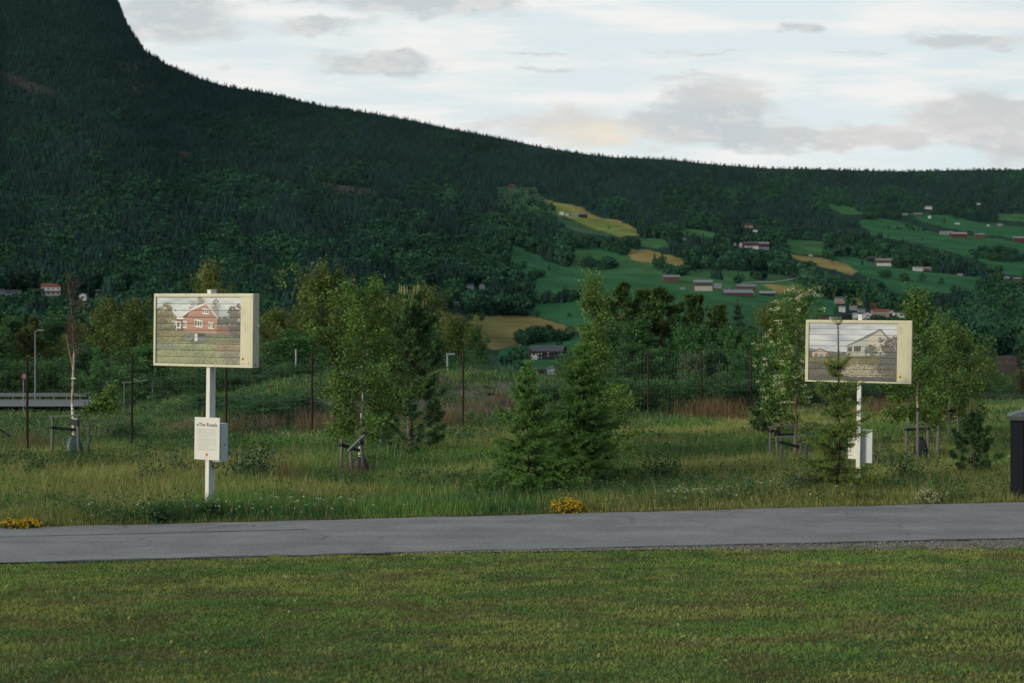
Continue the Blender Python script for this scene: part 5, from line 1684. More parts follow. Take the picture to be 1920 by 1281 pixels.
def display_sign(px0, Y0, th, tau, face, pic, im, post_top, label, board, cab, seed):
    """face: front rectangle (px l, py t, px r, py b); pic: picture rectangle"""
    X0, z0, loc = solve_sign(px0, Y0, th, tau)
    r = empty('display_sign', (X0, Y0, z0), 0, label, 'sign', 'picture signs on white posts')
    r.rotation_euler = (0, tau, -th)
    D0, D1 = -.15, .04            # front and back of the housing
    xl, zt_ = loc(face[0], face[1], D0); xr_, zb = loc(face[2], face[3], D0)
    pl, pt = loc(pic[0], pic[1], D0); pr_, pb = loc(pic[2], pic[3], D0)
    # housing: back box plus a rim round the picture
    b = MB()
    b.box(((xl + xr_) / 2, (D0 + .05 + D1) / 2, (zt_ + zb) / 2), (xr_ - xl, D1 - D0 - .05, zt_ - zb))
    b.build('housing', MAT['cream'], r, .012, 3)
    rim = MB()
    y = D0 + .026; t = .056
    rim.box(((xl + xr_) / 2, y, (zt_ + pt) / 2), (xr_ - xl, t, zt_ - pt))
    rim.box(((xl + xr_) / 2, y, (zb + pb) / 2), (xr_ - xl, t, pb - zb))
    rim.box(((xl + pl) / 2, y, (pt + pb) / 2), (pl - xl, t, pt - pb + .002))
    rim.build('rim', MAT['cream'], r, .010, 3)
    b = MB(); b.box(((pr_ + xr_) / 2 + .001, y - .003, (pt + pb) / 2), (xr_ - pr_ - .002, t, pt - pb + .0015))
    sp = b.build('service_panel', MAT['cream'], r, .008, 2)
    b = MB(); xg = pr_ + (xr_ - pr_) * .80
    b.box((xg, D0 - .0045, (pt + pb) / 2), (.006, .002, pt - pb - .02))
    b.build('panel_seam', plain_mat('seam_shade', (.45, .41, .26), .6), sp)
    b = MB(); b.box(((pl + pr_) / 2, D0 + .040, (pt + pb) / 2), (pr_ - pl, .006, pt - pb))
    b.build('backing', MAT['dark'], r)
    V, Fq, C = slat_picture(im, pl + .004, pb + .004, pr_ - pl - .008, pt - pb - .008, D0 + .022)
    link('picture_slats', mesh_np('picture_slats', V, Fq, C, True), MAT['print'], r)
    # stickers, screws, latch
    xs_ = pr_ + (xr_ - pr_) * .24
    b = MB(); b.box((xs_, D0 - .0055, pb + .165), (.045, .003, .045)); b.build('white_sticker', MAT['board'], sp)
    b = MB(); b.box((xs_, D0 - .0055, pb + .035), (.06, .003, .030)); b.build('white_sticker', MAT['board'], sp)
    b = MB(); b.box((xs_, D0 - .0055, pb + .105), (.060, .003, .060), ry=.0)
    st_ = b.build('warning_sticker', MAT['yellow'], sp)
    b = MB()
    b.add([(xs_ - .02, D0 - .0085, pb + .088), (xs_ + .02, D0 - .0085, pb + .088), (xs_, D0 - .0085, pb + .126), (xs_ - .02, D0 - .0072, pb + .088), (xs_ + .02, D0 - .0072, pb + .088), (xs_, D0 - .0072, pb + .126)],
          [(0, 1, 2), (5, 4, 3), (0, 3, 4, 1), (1, 4, 5, 2), (2, 5, 3, 0)])
    b.box((xs_, D0 - .0085, pb + .172), (.012, .002, .022)); b.box((xs_, D0 - .0085, pb + .032), (.02, .002, .012))
    b.build('warning_symbol', MAT['ink'], sp)
    for xx_, zz in ((xs_ + .0, pt - .09), (xs_ + .11, pb + .035)):
        b = MB(); b.tube([(xx_, D0 - .004, zz), (xx_, D0 - .014, zz)], .011, 8); b.build('screw', MAT['steel'], sp)
    if seed == 1:
        b = MB(); b.box((xs_, D0 - .0052, pt - .088), (.036, .002, .050)); b.build('small_label', MAT['board'], sp)
    b = MB(); zl = zb + (zt_ - zb) * .565
    b.box((xr_ + .006, D1 - .045, zl), (.022, .060, .05)); b.build('latch', MAT['white_paint'], r, .006)
    b = MB(); b.box((xr_ + .002, D1 - .10, zb + .05), (.004, .05, .03)); b.build('type_plate', MAT['steel'], r)
    # post: rectangular white hollow section, a cap on top
    _, ptop = loc(px0, post_top, 0.0)
    b = MB(); b.box((0, -.02 + .0, (ptop - .4) / 2), (.078, .17, ptop + .4)); b.build('post', MAT['white_paint'], r, .006, 2)
    b = MB(); b.box((0, -.02, ptop + .008), (.084, .176, .014)); b.build('post_cap', MAT['white_paint'], r, .004, 2)
    # text board
    if board:
        l, t_, rr, bb, ly = board
        x0, zt2 = loc(l, t_, ly); x1, zb2 = loc(rr, bb, ly)
        b = MB(); b.box(((x0 + x1) / 2, ly + .012, (zt2 + zb2) / 2), (x1 - x0, .024, zt2 - zb2))
        bd = b.build('text_board', MAT['board'], r, .004, 2)
        if seed == 1:
            cxm = (x0 + x1) / 2; w = x1 - x0; h = zt2 - zb2
            Mt = Matrix.Translation((cxm, ly - .0012, zt2 - h * .175)) @ Matrix.Rotation(math.pi / 2, 4, 'X')
            text_mesh('title_lettering', '«The Road»', .1, Mt, MAT['ink'], bd, width=w * .82)
            rng = RNG(9)
            lines = MB(); yline = zt2 - h * .27
            for para in (3, 3, 3, 1, 4, 1, 3, 2, 3):
                for ln in range(para):
                    xx_ = x0 + w * .12
                    endx = x0 + w * (.88 if ln < para - 1 or para == 1 else .45 + .4 * rng.random())
                    while xx_ < endx - .012:
                        wl = min(.010 + .035 * rng.random(), endx - xx_)
                        lines.box((xx_ + wl / 2, ly - .0008, yline), (wl, .0012, h * .0075))
                        xx_ += wl + .006
                    yline -= h * .0185
                yline -= h * .012
            lines.build('body_lettering', MAT['greytext'], bd)
            e = MB(); zc = zb2 + h * .125
            s = w * .042
            e.add([(cxm - s, ly - .002, zc + s), (cxm + s, ly - .002, zc + s), (cxm + s, ly - .002, zc - s * .4), (cxm, ly - .002, zc - s * 1.25), (cxm - s, ly - .002, zc - s * .4),
                   (cxm - s, ly - .0005, zc + s), (cxm + s, ly - .0005, zc + s), (cxm + s, ly - .0005, zc - s * .4), (cxm, ly - .0005, zc - s * 1.25), (cxm - s, ly - .0005, zc - s * .4)],
                  [(0, 4, 3, 2, 1), (5, 6, 7, 8, 9), (0, 1, 6, 5), (1, 2, 7, 6), (2, 3, 8, 7), (3, 4, 9, 8), (4, 0, 5, 9)])
            em = e.build('emblem', MAT['red'], bd)
            e = MB()
            for a in range(3):
                e.box((cxm + (a - 1) * s * .5, ly - .0026, zc + (.35 - (a % 2) * .5) * s), (s * .3, .001, s * .55))
            e.build('emblem_mark', MAT['yellow'], em)
            e = MB()
            xx_ = cxm - w * .10
            for wl in (.030, .012, .026):
                e.box((xx_ + wl / 2, ly - .0008, zb2 + h * .065), (wl, .0012, h * .006)); xx_ += wl + .006
            e.build('caption_lettering', MAT['red'], bd)
    # grey control cabinet with its cable
    x0, y0, x1, y1, zc0, zc1 = cab
    zc0, zc1 = loc(px0 + 20, zc0, .02)[1], loc(px0 + 20, zc1, .02)[1]
    b = MB(); b.box(((x0 + x1) / 2, (y0 + y1) / 2, (zc0 + zc1) / 2), (x1 - x0, y1 - y0, zc1 - zc0))
    cb = b.build('control_cabinet', MAT['cabinet'], r, .007, 2)
    b = MB(); b.box((x1 + .001, (y0 + y1) / 2, zc0 + .30), (.004, .03, .04)); b.build('lock', MAT['steel'], cb)
    b = MB()
    xm = (x0 + x1) / 2
    b.tube([(xm, y0 + .06, zc0 + .01), (xm + .01, y0 + .05, zc0 - .07), (xm - .03, y0 + .04, zc0 - .13), (xm - .09, y0 + .03, zc0 - .10), (.05, y0 + .03, zc0 - .05)], .008, 6)
    b.tube([(xm + .05, y0 + .06, zc0 + .01), (xm + .05, y0 + .05, zc0 - .06), (xm + .01, y0 + .04, zc0 - .10), (.05, y0 + .03, zc0 - .09)], .007, 6)
    b.build('cable', MAT['strap'], r)
    return r


display_sign(394, 24.9, math.radians(24), .0135, (288.5, 550.5, 473.5, 690.5), (292.5, 557, 450, 684.5), picture_brick(), 545,
             'picture sign showing a brick house, with a white text board on its post', (365, 782, 411, 864, -.135), (.045, -.05, .25, .15, 866, 794), 1)
display_sign(1609, 28.9, math.radians(20), .0145, (1511, 599.5, 1708.5, 720.5), (1517, 605.5, 1681, 716.5), picture_white(), 591,
             'picture sign showing a pale gabled house, behind a thin spruce', (1590.5, 806, 1625, 862, .075), (.045, .06, .26, .20, 869, 807), 2)

# ------------------------------------------------------------------ dark container at the right edge
Yb_ = 26.7
r = empty('waste_container', g3(1889, Yb_) + Vector((.66 * math.cos(.335) + .62 * math.sin(.335), -.66 * math.sin(.335) + .62 * math.cos(.335), 0)), -.335, 'anthracite ribbed waste container with a grey hipped lid at the footpath', 'container')
zb = r.location.z; ht = zt(788, Yb_) - zb
b = MB(); b.box((0, 0, ht / 2 - .1), (1.16, 1.16, ht + .2))
body = b.build('body', MAT['binbody'], r, .01)
b = MB()
for k in range(5):
    for sgn in (-1, 1):
        b.box((-.58 + .115 + k * .2325, sgn * .592, ht / 2 - .1), (.185, .026, ht + .16))
        b.box((sgn * .592, -.58 + .115 + k * .2325, ht / 2 - .1), (.026, .185, ht + .16))
b.build('rib_panels', MAT['binbody'], body, .006)
b = MB()
L0 = .66; L1 = .22
b.box((0, 0, ht + .035), (L0 * 2, L0 * 2, .07))
b.add([(-L0, -L0, ht + .071), (L0, -L0, ht + .071), (L0, L0, ht + .071), (-L0, L0, ht + .071), (-L1, -L1, ht + .22), (L1, -L1, ht + .22), (L1, L1, ht + .22), (-L1, L1, ht + .22)],
      [(0, 1, 5, 4), (1, 2, 6, 5), (2, 3, 7, 6), (3, 0, 4, 7), (4, 5, 6, 7), (3, 2, 1, 0)])
lid = b.build('lid', MAT['binlid'], r)
for px_, py_ in ((-.36, -.46), (-.12, -.42)):
    b = MB()
    pts = [(px_ + .035 * math.sin(a), py_, ht + .15 + .045 + .045 * -math.cos(a)) for a in np.linspace(-2.9, 2.9, 13)]
    b.tube(pts, .011, 6); b.build('lifting_lug', MAT['steel'], lid)

# ------------------------------------------------------------------ stakes, straps, watering bags
def stake_frame(px, Y, stakes, rails, straps, label, h=.85, rad=.035):
    p = g3(px, Y)
    r = empty('stake_frame', p, 0, label, 'tree support', 'wooden stake frames round planted trees')
    rng = RNG(int(px))
    S = []
    for sx, sy, hh in stakes:
        hh += .13; b = MB()
        gzp = float(gz(p.x + sx, p.y + sy)) - p.z
        ln = rng.normal(size=2) * .025
        b.tube([(sx, sy, gzp - .15), (sx + ln[0], sy + ln[1], gzp + hh - .02), (sx + ln[0], sy + ln[1], gzp + hh)], [rad, rad * .95, rad * .86], 9)
        b.build('stake', MAT['stake'], r, smooth=False)
        S.append((sx + ln[0], sy + ln[1], gzp + hh))
    for i, j, dz in rails:
        a = Vector(S[i]) + Vector((0, 0, dz)); c = Vector(S[j]) + Vector((0, 0, dz))
        d = (c - a).normalized()
        a -= d * .08; c += d * .08
        mid = (a + c) / 2
        b = MB()
        L_ = (c - a).length
        b.box(tuple(mid + Vector((0, 0, .016))), (L_, .075, .028), rz=math.atan2(d.y, d.x), ry=-math.asin(d.z))
        b.build('rail', MAT['stake'], r)
    for i, tgt, dz, w in straps:
        a = Vector(S[i]) + Vector((0, 0, dz))
        c = Vector((tgt[0], tgt[1], a.z + tgt[2]))
        d = (c - a); L_ = d.length; d.normalize()
        b = MB()
        b.box(tuple((a + c) / 2), (L_ + .10, .012, w), rz=math.atan2(d.y, d.x), ry=-math.asin(d.z))
        b.tube([(a.x, a.y, a.z - w / 2), (a.x, a.y, a.z + w / 2)], rad * 1.12, 9)
        b.build('strap', MAT['strap'], r)
    return r


stake_frame(130, 34.7, [(-.38, -.15, .95), (.26, -.12, .98), (.36, .35, .80)], [(0, 1, 0)], [(0, (.10, .05, -.06), -.26, .075), (1, (.05, .0, .02), -.18, .15)], 'stake frame with a top rail round the half dead birch')
stake_frame(664, 31.0, [(-.28, .05, .78), (.24, -.30, .82), (.02, -.5, .60)], [(1, 2, 0)], [(0, (.06, .2, -.12), -.14, .075), (1, (.04, .2, -.10), -.10, .075)], 'low stake frame strapped to the leafy birch left of the young pine')
stake_frame(730, 38.5, [(-.22, 0, 1.02), (.50, .15, 1.0), (.60, .35, .85)], [(0, 1, .10)], [(0, (-.02, .2, 0), -.3, .07)], 'stake frame half hidden by the tall young pine')
stake_frame(1462, 36.0, [(-.26, -.05, .72), (-.06, -.12, .72), (.36, .05, .74)], [(0, 1, .0), (1, 2, .0)], [(0, (-.06, -.1, 0), -.1, .07), (1, (.34, .05, 0), -.2, .06), (1, (-.02, .0, 0), -.15, .16)], 'farther low stake frame under the flowering rowans')
stake_frame(1492, 33.2, [(-.32, .1, .60), (.10, -.12, .62), (.28, .12, .62)], [(0, 1, 0), (1, 2, 0)], [(0, (.08, .05, -.1), -.12, .07), (1, (.26, .12, 0), -.1, .08)], 'nearer low stake frame under the flowering rowans, beside the sparse spruce')
stake_frame(1724, 34.6, [(-.30, .05, .80), (-.15, -.35, 1.22), (.22, .05, .82), (.34, -.25, .80)], [(0, 2, 0), (2, 3, 0)], [(0, (.02, .1, 0), -.1, .06), (2, (.02, .1, 0), -.1, .06), (1, (.02, .1, 0), -.02, .07)], 'stake frame with one tall stake at the pale trunked birch on the right')
stake_frame(1784, 43.0, [(-.10, -.1, .86), (.22, .0, .84), (-.3, .2, .95)], [], [(0, (.2, 0, 0), -.12, .07)], 'distant stake pair under the bushy rounded birch')


def bag(px, Y, w, h, mat, label, seed, oy=-.12):
    p = g3(px, Y) + Vector((0, oy, 0))
    rng = RNG(seed)
    nr, na = 14, 22
    V = []
    for i in range(nr):
        t = i / (nr - 1)
        prof = (.80 + .28 * math.sin(t * 2.4)) * (1 - .55 * t ** 3)
        for k in range(na):
            a = 2 * math.pi * k / na
            rr = w * .5 * prof * (1 + .10 * math.sin(a * 3 + 4 * t) + .05 * math.sin(a * 7 - 5 * t) + rng.normal() * .012)
            V.append((math.cos(a) * rr, math.sin(a) * rr * .75, h * t * (1 + .04 * math.sin(2 * a))))
    V.append((0, 0, h * .94))
    Fq = [(i * na + k, i * na + (k + 1) % na, (i + 1) * na + (k + 1) % na, (i + 1) * na + k) for i in range(nr - 1) for k in range(na)]
    Fq += [((nr - 1) * na + k, (nr - 1) * na + (k + 1) % na, nr * na) for k in range(na)]
    me = bpy.data.meshes.new('watering_bag'); me.from_pydata(V, [], Fq)
    for q in me.polygons: q.use_smooth = True
    o = link('watering_bag', me, mat); o.location = p - Vector((0, 0, .03))
    tag(o, label, 'bag', 'watering bags at the feet of planted trees')


bag(142, 34.8, .42, .66, MAT['greenbag'], 'dark green watering bag at the foot of the half dead birch', 1)
bag(678, 31.3, .36, .52, MAT['blackbag'], 'black watering bag at the foot of the leafy birch', 2)
bag(722, 38.4, .38, .66, MAT['greenbag'], 'green watering bag at the stakes left of the tall young pine', 3)
bag(1723, 34.8, .36, .66, MAT['blackbag'], 'black watering bag at the foot of the pale trunked birch on the right', 4)

# ------------------------------------------------------------------ highway furniture
Yg_ = 169.0
x0 = (-60 - CX) / F * Yg_; x1 = (182 - CX) / F * Yg_
MAT['rail'] = plain_mat('dull_rail_steel', (0.14, 0.155, 0.165), 0.7, 0.2, dscale=9)
gr = empty('guard_rail', (x0, Yg_, -3.9), 0, 'grey steel guard rail along the highway on the left', 'guard rail')
b = MB()
b.box(((x1 - x0) / 2, 0, .66), (x1 - x0, .08, .14)); b.box(((x1 - x0) / 2, -.01, .52), (x1 - x0, .05, .10)); b.box(((x1 - x0) / 2, 0, .38), (x1 - x0, .08, .14))
b.build('rail', MAT['rail'], gr)
k = 0.5
while k < x1 - x0:
    b = MB(); b.box((k, .09, .3), (.12, .08, .85)); b.build('rail_post', MAT['rail'], gr); k += 1.6


def lamp(px, Y, ytop, label, arm=1.0, ybase=None, r0=.09):
    p = g3(px, Y)
    if ybase: p.z = zt(ybase, Y)
    h = zt(ytop, Y) - p.z
    e = empty('street_lamp', p, 0, label, 'street lamp')
    b = MB(); b.tube([(0, 0, -.3), (0, 0, h * .5), (0, 0, h)], [r0, r0 * .85, r0 * .65], 8); b.build('pole', MAT['steel'], e)
    b = MB(); b.tube([(0, 0, h - .02), (arm * .45, -.05, h + .08)], .04, 6); b.build('arm', MAT['steel'], e)
    b = MB(); b.box((arm * .72, -.05, h + .10), (.75, .30, .12)); b.build('lamp_head', MAT['steel'], e, .03)


lamp(66, 165, 621, 'grey street lamp standing at the highway guard rail on the left', .9, ybase=752)
lamp(1725, 105, 610, 'street lamp behind the pale trunked birch on the right', .3, r0=.06)
e = empty('road_sign', ((44 - CX) / F * 120, 120, float(gz((44 - CX) / F * 120, 120))), math.radians(62), 'small round red rimmed traffic sign on a thin pole, seen almost edge on', 'sign')
hS = zt(706, 120) - e.location.z
b = MB(); b.tube([(0, 0, -.2), (0, 0, hS)], .035, 8); b.build('pole', MAT['steel'], e)
b = MB(); b.tube([(0, -.05, hS), (0, -.075, hS)], .30, 28); b.build('rim', MAT['red'], e)
b = MB(); b.tube([(0, -.076, hS), (0, -.085, hS)], .215, 28); b.build('face', MAT['board'], e)
# bent grey steel brackets by the embankment
p = g3(843, 75); hB = zt(664, 75) - p.z
e = empty('lamp_bracket', p, 0, 'pale grey square steel bracket on a pole above the bank', 'pole')
b = MB(); b.tube([(-.12, 0, -.2), (-.12, 0, hB)], .045, 6); b.build('pole', MAT['steel'], e)
b = MB(); b.box((.05, 0, hB), (.44, .09, .09)); b.build('arm', MAT['steel'], e)
p = g3(555, 85)
e = link('marker_pole', None); bpy.data.objects.remove(e)
b = MB(); b.tube([(0, 0, -.3), (0, 0, zt(655, 85) - p.z)], .05, 6)
o = b.build('steel_pole', MAT['steel']); o.location = p; tag(o, 'thin pale steel pole on the bank right of the left sign', 'pole')
# hand rail at the culvert
Yh = 92.0
a_ = Vector(((233 - CX) / F * Yh, Yh, zt(718, Yh))); c_ = Vector(((286 - CX) / F * Yh, Yh, zt(712, Yh)))
e = empty('hand_rail', (a_.x, Yh, float(gz(a_.x, Yh))), 0, 'short grey tube hand rail left of the left sign', 'railing')
b = MB(); b.tube([(-.15, 0, a_.z - e.location.z - .02), (0, 0, a_.z - e.location.z), (c_.x - a_.x, 0, c_.z - e.location.z)], .034, 6); b.build('top_rail', MAT['rail'], e)
for q in (a_, c_):
    b = MB(); b.tube([(q.x - a_.x, 0, -.4), (q.x - a_.x, 0, q.z - e.location.z)], .04, 6); b.build('rail_post', MAT['rail'], e)

# ------------------------------------------------------------------ houses on the hillside
WHT = (.40, .405, .405); GRY = (.17, .18, .20); DRK = (.018, .017, .021); REDR = (.15, .055, .042); BRN = (.075, .05, .04); RED = (.070, .030, .032)
SLV = (.17, .185, .20); PNK = (.22, .18, .165); STN = (.30, .295, .27); DGR = (.06, .063, .072); CRM = (.5, .46, .36)


HOUSES = []


def house(px, py, wpx, hpx, wall, roof, label, face='side', base=None, name='house', cat='house', pitch=.45, wins=0, yaw=0.0, Y=None, dep=None, group='houses on the far valley side', balcony=False):
    if Y is None:
        x, Y, z = [float(q) for q in far_point(px, py)]
        HOUSES.append((px, py, wpx, Y))
    else:
        x = (px - CX) / F * Y
        z = zt(py, Y)
    if Y > 700 and cat != 'barn': wpx, hpx = wpx * .92, hpx * .94
    w = wpx * Y / F; h = hpx * Y / F
    d = dep or (w * (.5 if face == 'side' else 1.1))
    e = empty(name, (x, Y, z), yaw, label, cat, group)
    rh = (d if face == 'side' else w) * .5 * pitch
    hr = min(rh, h * .6); hwall = h - hr
    b = MB()
    W2, D2 = w / 2, d / 2
    s = -h * .6     # footings run into the slope
    if face == 'side':
        gab = [(-W2, 0, h), (W2, 0, h)]
        vs = [(-W2, -D2, s), (W2, -D2, s), (W2, D2, s), (-W2, D2, s), (-W2, -D2, hwall), (W2, -D2, hwall), (W2, D2, hwall), (-W2, D2, hwall), *gab]
        b.add(vs, [(0, 1, 5, 4), (1, 2, 6, 9, 5), (2, 3, 7, 6), (3, 0, 4, 8, 7)], wall)
    else:
        vs = [(-W2, -D2, s), (W2, -D2, s), (W2, D2, s), (-W2, D2, s), (-W2, -D2, hwall), (W2, -D2, hwall), (W2, D2, hwall), (-W2, D2, hwall), (0, -D2, h), (0, D2, h)]
        b.add(vs, [(0, 1, 5, 8, 4), (1, 2, 6, 5), (2, 3, 7, 9, 6), (3, 0, 4, 7)], wall)
    b.build('wall', MAT['wall'], e)
    if base:
        q = MB(); q.box((-W2 * base[2], -D2 - .06, s / 2 + h * base[1] / 2), (w * base[3], .14, h * base[1] - s), col=base[0]); q.build('foundation', MAT['wall'], e)
    o = max(.35, w * .035); t = max(.25, h * .05)
    q = MB()
    if face == 'side':
        sl = hr / D2
        pr = [(-D2 - o, hwall - o * sl + .05), (0, h + .05), (D2 + o, hwall - o * sl + .05)]
        A = [(-W2 - o, y_, z_) for y_, z_ in pr] + [(W2 + o, y_, z_) for y_, z_ in pr] + [(-W2 - o, y_, z_ + t) for y_, z_ in pr] + [(W2 + o, y_, z_ + t) for y_, z_ in pr]
    else:
        sl = hr / W2
        pr = [(-W2 - o, hwall - o * sl + .05), (0, h + .05), (W2 + o, hwall - o * sl + .05)]
        A = [(x_, D2 + o, z_) for x_, z_ in pr] + [(x_, -D2 - o, z_) for x_, z_ in pr] + [(x_, D2 + o, z_ + t) for x_, z_ in pr] + [(x_, -D2 - o, z_ + t) for x_, z_ in pr]
    q.add(A, [(0, 1, 4, 3), (1, 2, 5, 4), (9, 10, 7, 6), (10, 11, 8, 7), (0, 3, 9, 6), (2, 8, 11, 5), (0, 6, 7, 1), (1, 7, 8, 2), (3, 4, 10, 9), (4, 5, 11, 10)], roof)
    q.build('roof', MAT['roof'], e)
    if wins:
        rows_ = 2 if hwall > 5 else 1
        for rr in range(rows_):
            for k in range(wins):
                q = MB()
                zx = hwall * (.28 + .45 * rr) if rows_ == 2 else hwall * .55
                xx_ = -W2 + w * (k + .5) / wins
                q.box((xx_, -D2 - .05, zx), (w / wins * .42, .12, hwall * .20 if rows_ == 2 else hwall * .3))
                q.build('window', MAT['glass'], e)
    if balcony:
        q = MB(); q.box((0, -D2 - .9, hwall * .52), (w * .9, 1.8, .2), col=wall); q.box((0, -D2 - 1.75, hwall * .60), (w * .9, .1, .9), col=wall); q.build('balcony', MAT['wall'], e)
    return e


# left: the settlement under the mountain
LG = 'houses under the steep mountain'
house(97, 556, 38, 23, WHT, REDR, 'big white house with an orange red roof under the mountain', wins=4, group=LG, balcony=True, pitch=.6, yaw=.12)
house(2, 563, 26, 20, WHT, DGR, 'white gabled house cut by the left edge of the picture', 'gable', wins=2, group=LG)
house(27, 559, 26, 14, WHT, DGR, 'long white house left of the red roofed house', wins=3, group=LG)
house(66, 551, 18, 8, BRN, REDR, 'low brown house with a reddish roof just left of the big red roofed house', group=LG)
house(106, 565, 13, 7, CRM, GRY, 'small cream outbuilding below the big red roofed house', group=LG)
house(129, 568, 12, 13, WHT, DGR, 'narrow white gable directly behind the bare birch trunk', 'gable', group=LG)
house(157, 564, 14, 14, WHT, DGR, 'white gabled house right of the bare birch', 'gable', wins=1, group=LG)
house(165, 582, 28, 13, WHT, DGR, 'long white house with a balcony below the white gable', wins=4, group=LG, balcony=True)
house(187, 552, 16, 8, GRY, GRY, 'grey roofed house above the olive birches', group=LG)
house(238, 553, 16, 8, GRY, GRY, 'grey house low in the wood left of the left sign', group=LG)
# middle, under the tan field
house(812, 546, 22, 7, DRK, DGR, 'dark low house among trees left of two small white houses')
house(880, 542, 18, 8, WHT, DGR, 'small white house left of the white gable in the trees')
house(904, 544, 12, 11, WHT, DGR, 'small white gable in the trees above the tan field', 'gable')
house(856, 570, 18, 6, GRY, SLV, 'low grey shed just above the tan field')
# barn by the tan field
bn = house(1027, 675, 62, 25, DRK, (.055, .06, .072), 'large black barn with grey roof and white stone base below the tan field', base=(WHT, .34, .74, .24), name='barn', cat='barn', pitch=.46, dep=13, yaw=-.22, group='farm buildings in the valley')
bnw = 62 * bn.location.y / F; bnh = 25 * bn.location.y / F; nb_ = bn
for xx_, zz in [(-.42, .42), (-.30, .42), (-.22, .42), (-.13, .42), (.08, .50), (.08, .28), (-.13, .14), (-.22, .14)]:
    q = MB(); q.box((xx_ * bnw, -6.56, zz * bnh), (.62, .12, .75), col=(.4, .4, .4)); q.build('window', MAT['wall'], bn)
house(1012, 706, 34, 12, DRK, DRK, 'dark low shed in front of the black barn', name='shed', cat='shed', Y=505, group='farm buildings in the valley')
house(1036, 706, 20, 18, WHT, SLV, 'white gabled shed just above the bank in front of the black barn', 'gable', name='shed', cat='shed', Y=500, group='farm buildings in the valley')
house(1056, 706, 26, 11, STN, DGR, 'pale low shed beside the taller spruce', name='shed', cat='shed', Y=495, group='farm buildings in the valley')
# hillside farms
HG = 'hillside houses and farm buildings'
house(960, 354, 11, 7, RED, DGR, 'lonely red cabin high on the slope', name='cabin', cat='cabin', group=HG)
house(1053, 402, 9, 7, WHT, SLV, 'white farmhouse at the yellow upper field', group=HG)
house(1063, 403, 6, 4, WHT, SLV, 'tiny white shed beside the white farmhouse on the yellow field', name='shed', cat='shed', group=HG)
house(1079, 405, 14, 6, GRY, SLV, 'silver roofed barn in the yellow upper field', name='barn', cat='barn', group=HG)
house(1093, 408, 16, 7, DRK, DGR, 'dark barn at the right end of the yellow field farm', name='barn', cat='barn', group=HG)
house(1283, 456, 6, 4, WHT, SLV, 'single tiny white house in the wood right of the yellow field', group=HG)
house(1404, 428, 15, 5, PNK, REDR, 'reddish roofed house in the upper wood', group=HG)
house(1416, 434, 8, 4, WHT, SLV, 'little white house right below the reddish roofed one', group=HG)
house(1408, 468, 26, 12, RED, DGR, 'red barn with dark roof and white footing in the middle of the hillside', base=(WHT, .32, 0, 1.0), name='barn', cat='barn', group=HG)
house(1430, 468, 22, 13, RED, SLV, 'red barn with a silver roof right beside the other red barn', base=(WHT, .32, 0, 1.0), name='barn', cat='barn', group=HG)
house(1389, 468, 5, 9, WHT, SLV, 'narrow white silo left of the two red barns', 'gable', name='silo', cat='silo', group=HG)
house(1378, 464, 5, 5, WHT, SLV, 'tiny white shed left of the silo', name='shed', cat='shed', group=HG)
house(1520, 479, 7, 4, WHT, SLV, 'small white hut at the green field above the tan strip', name='cabin', cat='cabin', group=HG)
house(1258, 533, 30, 13, BRN, (.15, .16, .18), 'brown barn with grey roof on the green slope, leftmost of the farm row', name='barn', cat='barn', group=HG)
house(1280, 546, 10, 3, SLV, SLV, 'silver car shed below the brown barn', name='shed', cat='shed', group=HG)
house(1318, 549, 36, 20, BRN, (.17, .18, .21), 'large brown farmhouse with grey roof and pale stone ground floor', base=(STN, .42, 0, 1.0), wins=4, group=HG)
house(1346, 543, 14, 9, GRY, SLV, 'grey shed right behind the large brown farmhouse', name='shed', cat='shed', group=HG)
house(1399, 547, 38, 13, BRN, (.13, .14, .17), 'brown gabled house above the long red building', wins=4, group=HG)
house(1383, 557, 52, 10, RED, (.14, .15, .18), 'long low red building in the farm row', name='barn', cat='barn', group=HG)
house(1438, 556, 30, 8, DRK, (.20, .21, .24), 'grey roofed row house right of the long red building', wins=5, group=HG)
house(1483, 555, 24, 8, DRK, (.20, .21, .24), 'grey roofed house at the right end of the farm row', wins=4, group=HG)
house(1740, 391, 14, 6, WHT, SLV, 'white house highest on the right hillside', group=HG)
house(1697, 405, 10, 4, GRY, SLV, 'left one of two silver roofed sheds high on the right', name='shed', cat='shed', group=HG)
house(1721, 406, 17, 5, BRN, SLV, 'longer silver roofed shed high on the right', name='shed', cat='shed', group=HG)
house(1743, 409, 5, 5, WHT, GRY, 'tiny white gable right of the longer silver roofed shed', 'gable', group=HG)
house(1835, 385, 6, 3, WHT, SLV, 'speck of a white cabin in the highest wood on the right', name='cabin', cat='cabin', group=HG)
house(1795, 421, 9, 3, WHT, SLV, 'white hut at the left end of the upper right meadow', name='cabin', cat='cabin', group=HG)
house(1853, 421, 5, 3, WHT, SLV, 'white hut in the middle of the upper right meadow', name='cabin', cat='cabin', group=HG)
house(1875, 420, 9, 4, PNK, SLV, 'pinkish hut at the right end of the upper right meadow', name='cabin', cat='cabin', group=HG)
house(1774, 439, 22, 6, GRY, SLV, 'silver roofed barn left of the long red barn on the right hillside', name='barn', cat='barn', group=HG)
house(1797, 445, 28, 9, RED, PNK, 'long red barn with a pale roof on the right hillside', name='barn', cat='barn', group=HG)
house(1837, 447, 18, 9, BRN, GRY, 'brown farmhouse right of the long red barn', group=HG)
house(1912, 452, 24, 9, RED, GRY, 'red barn at the right edge of the picture', name='barn', cat='barn', group=HG)
house(1634, 492, 16, 8, DRK, DGR, 'dark barn left of the brown barn with white footing', name='barn', cat='barn', group=HG)
house(1656, 501, 28, 13, BRN, (.17, .15, .16), 'brown barn with white footing between two right hand meadows', base=(WHT, .34, 0, 1.0), name='barn', cat='barn', group=HG)
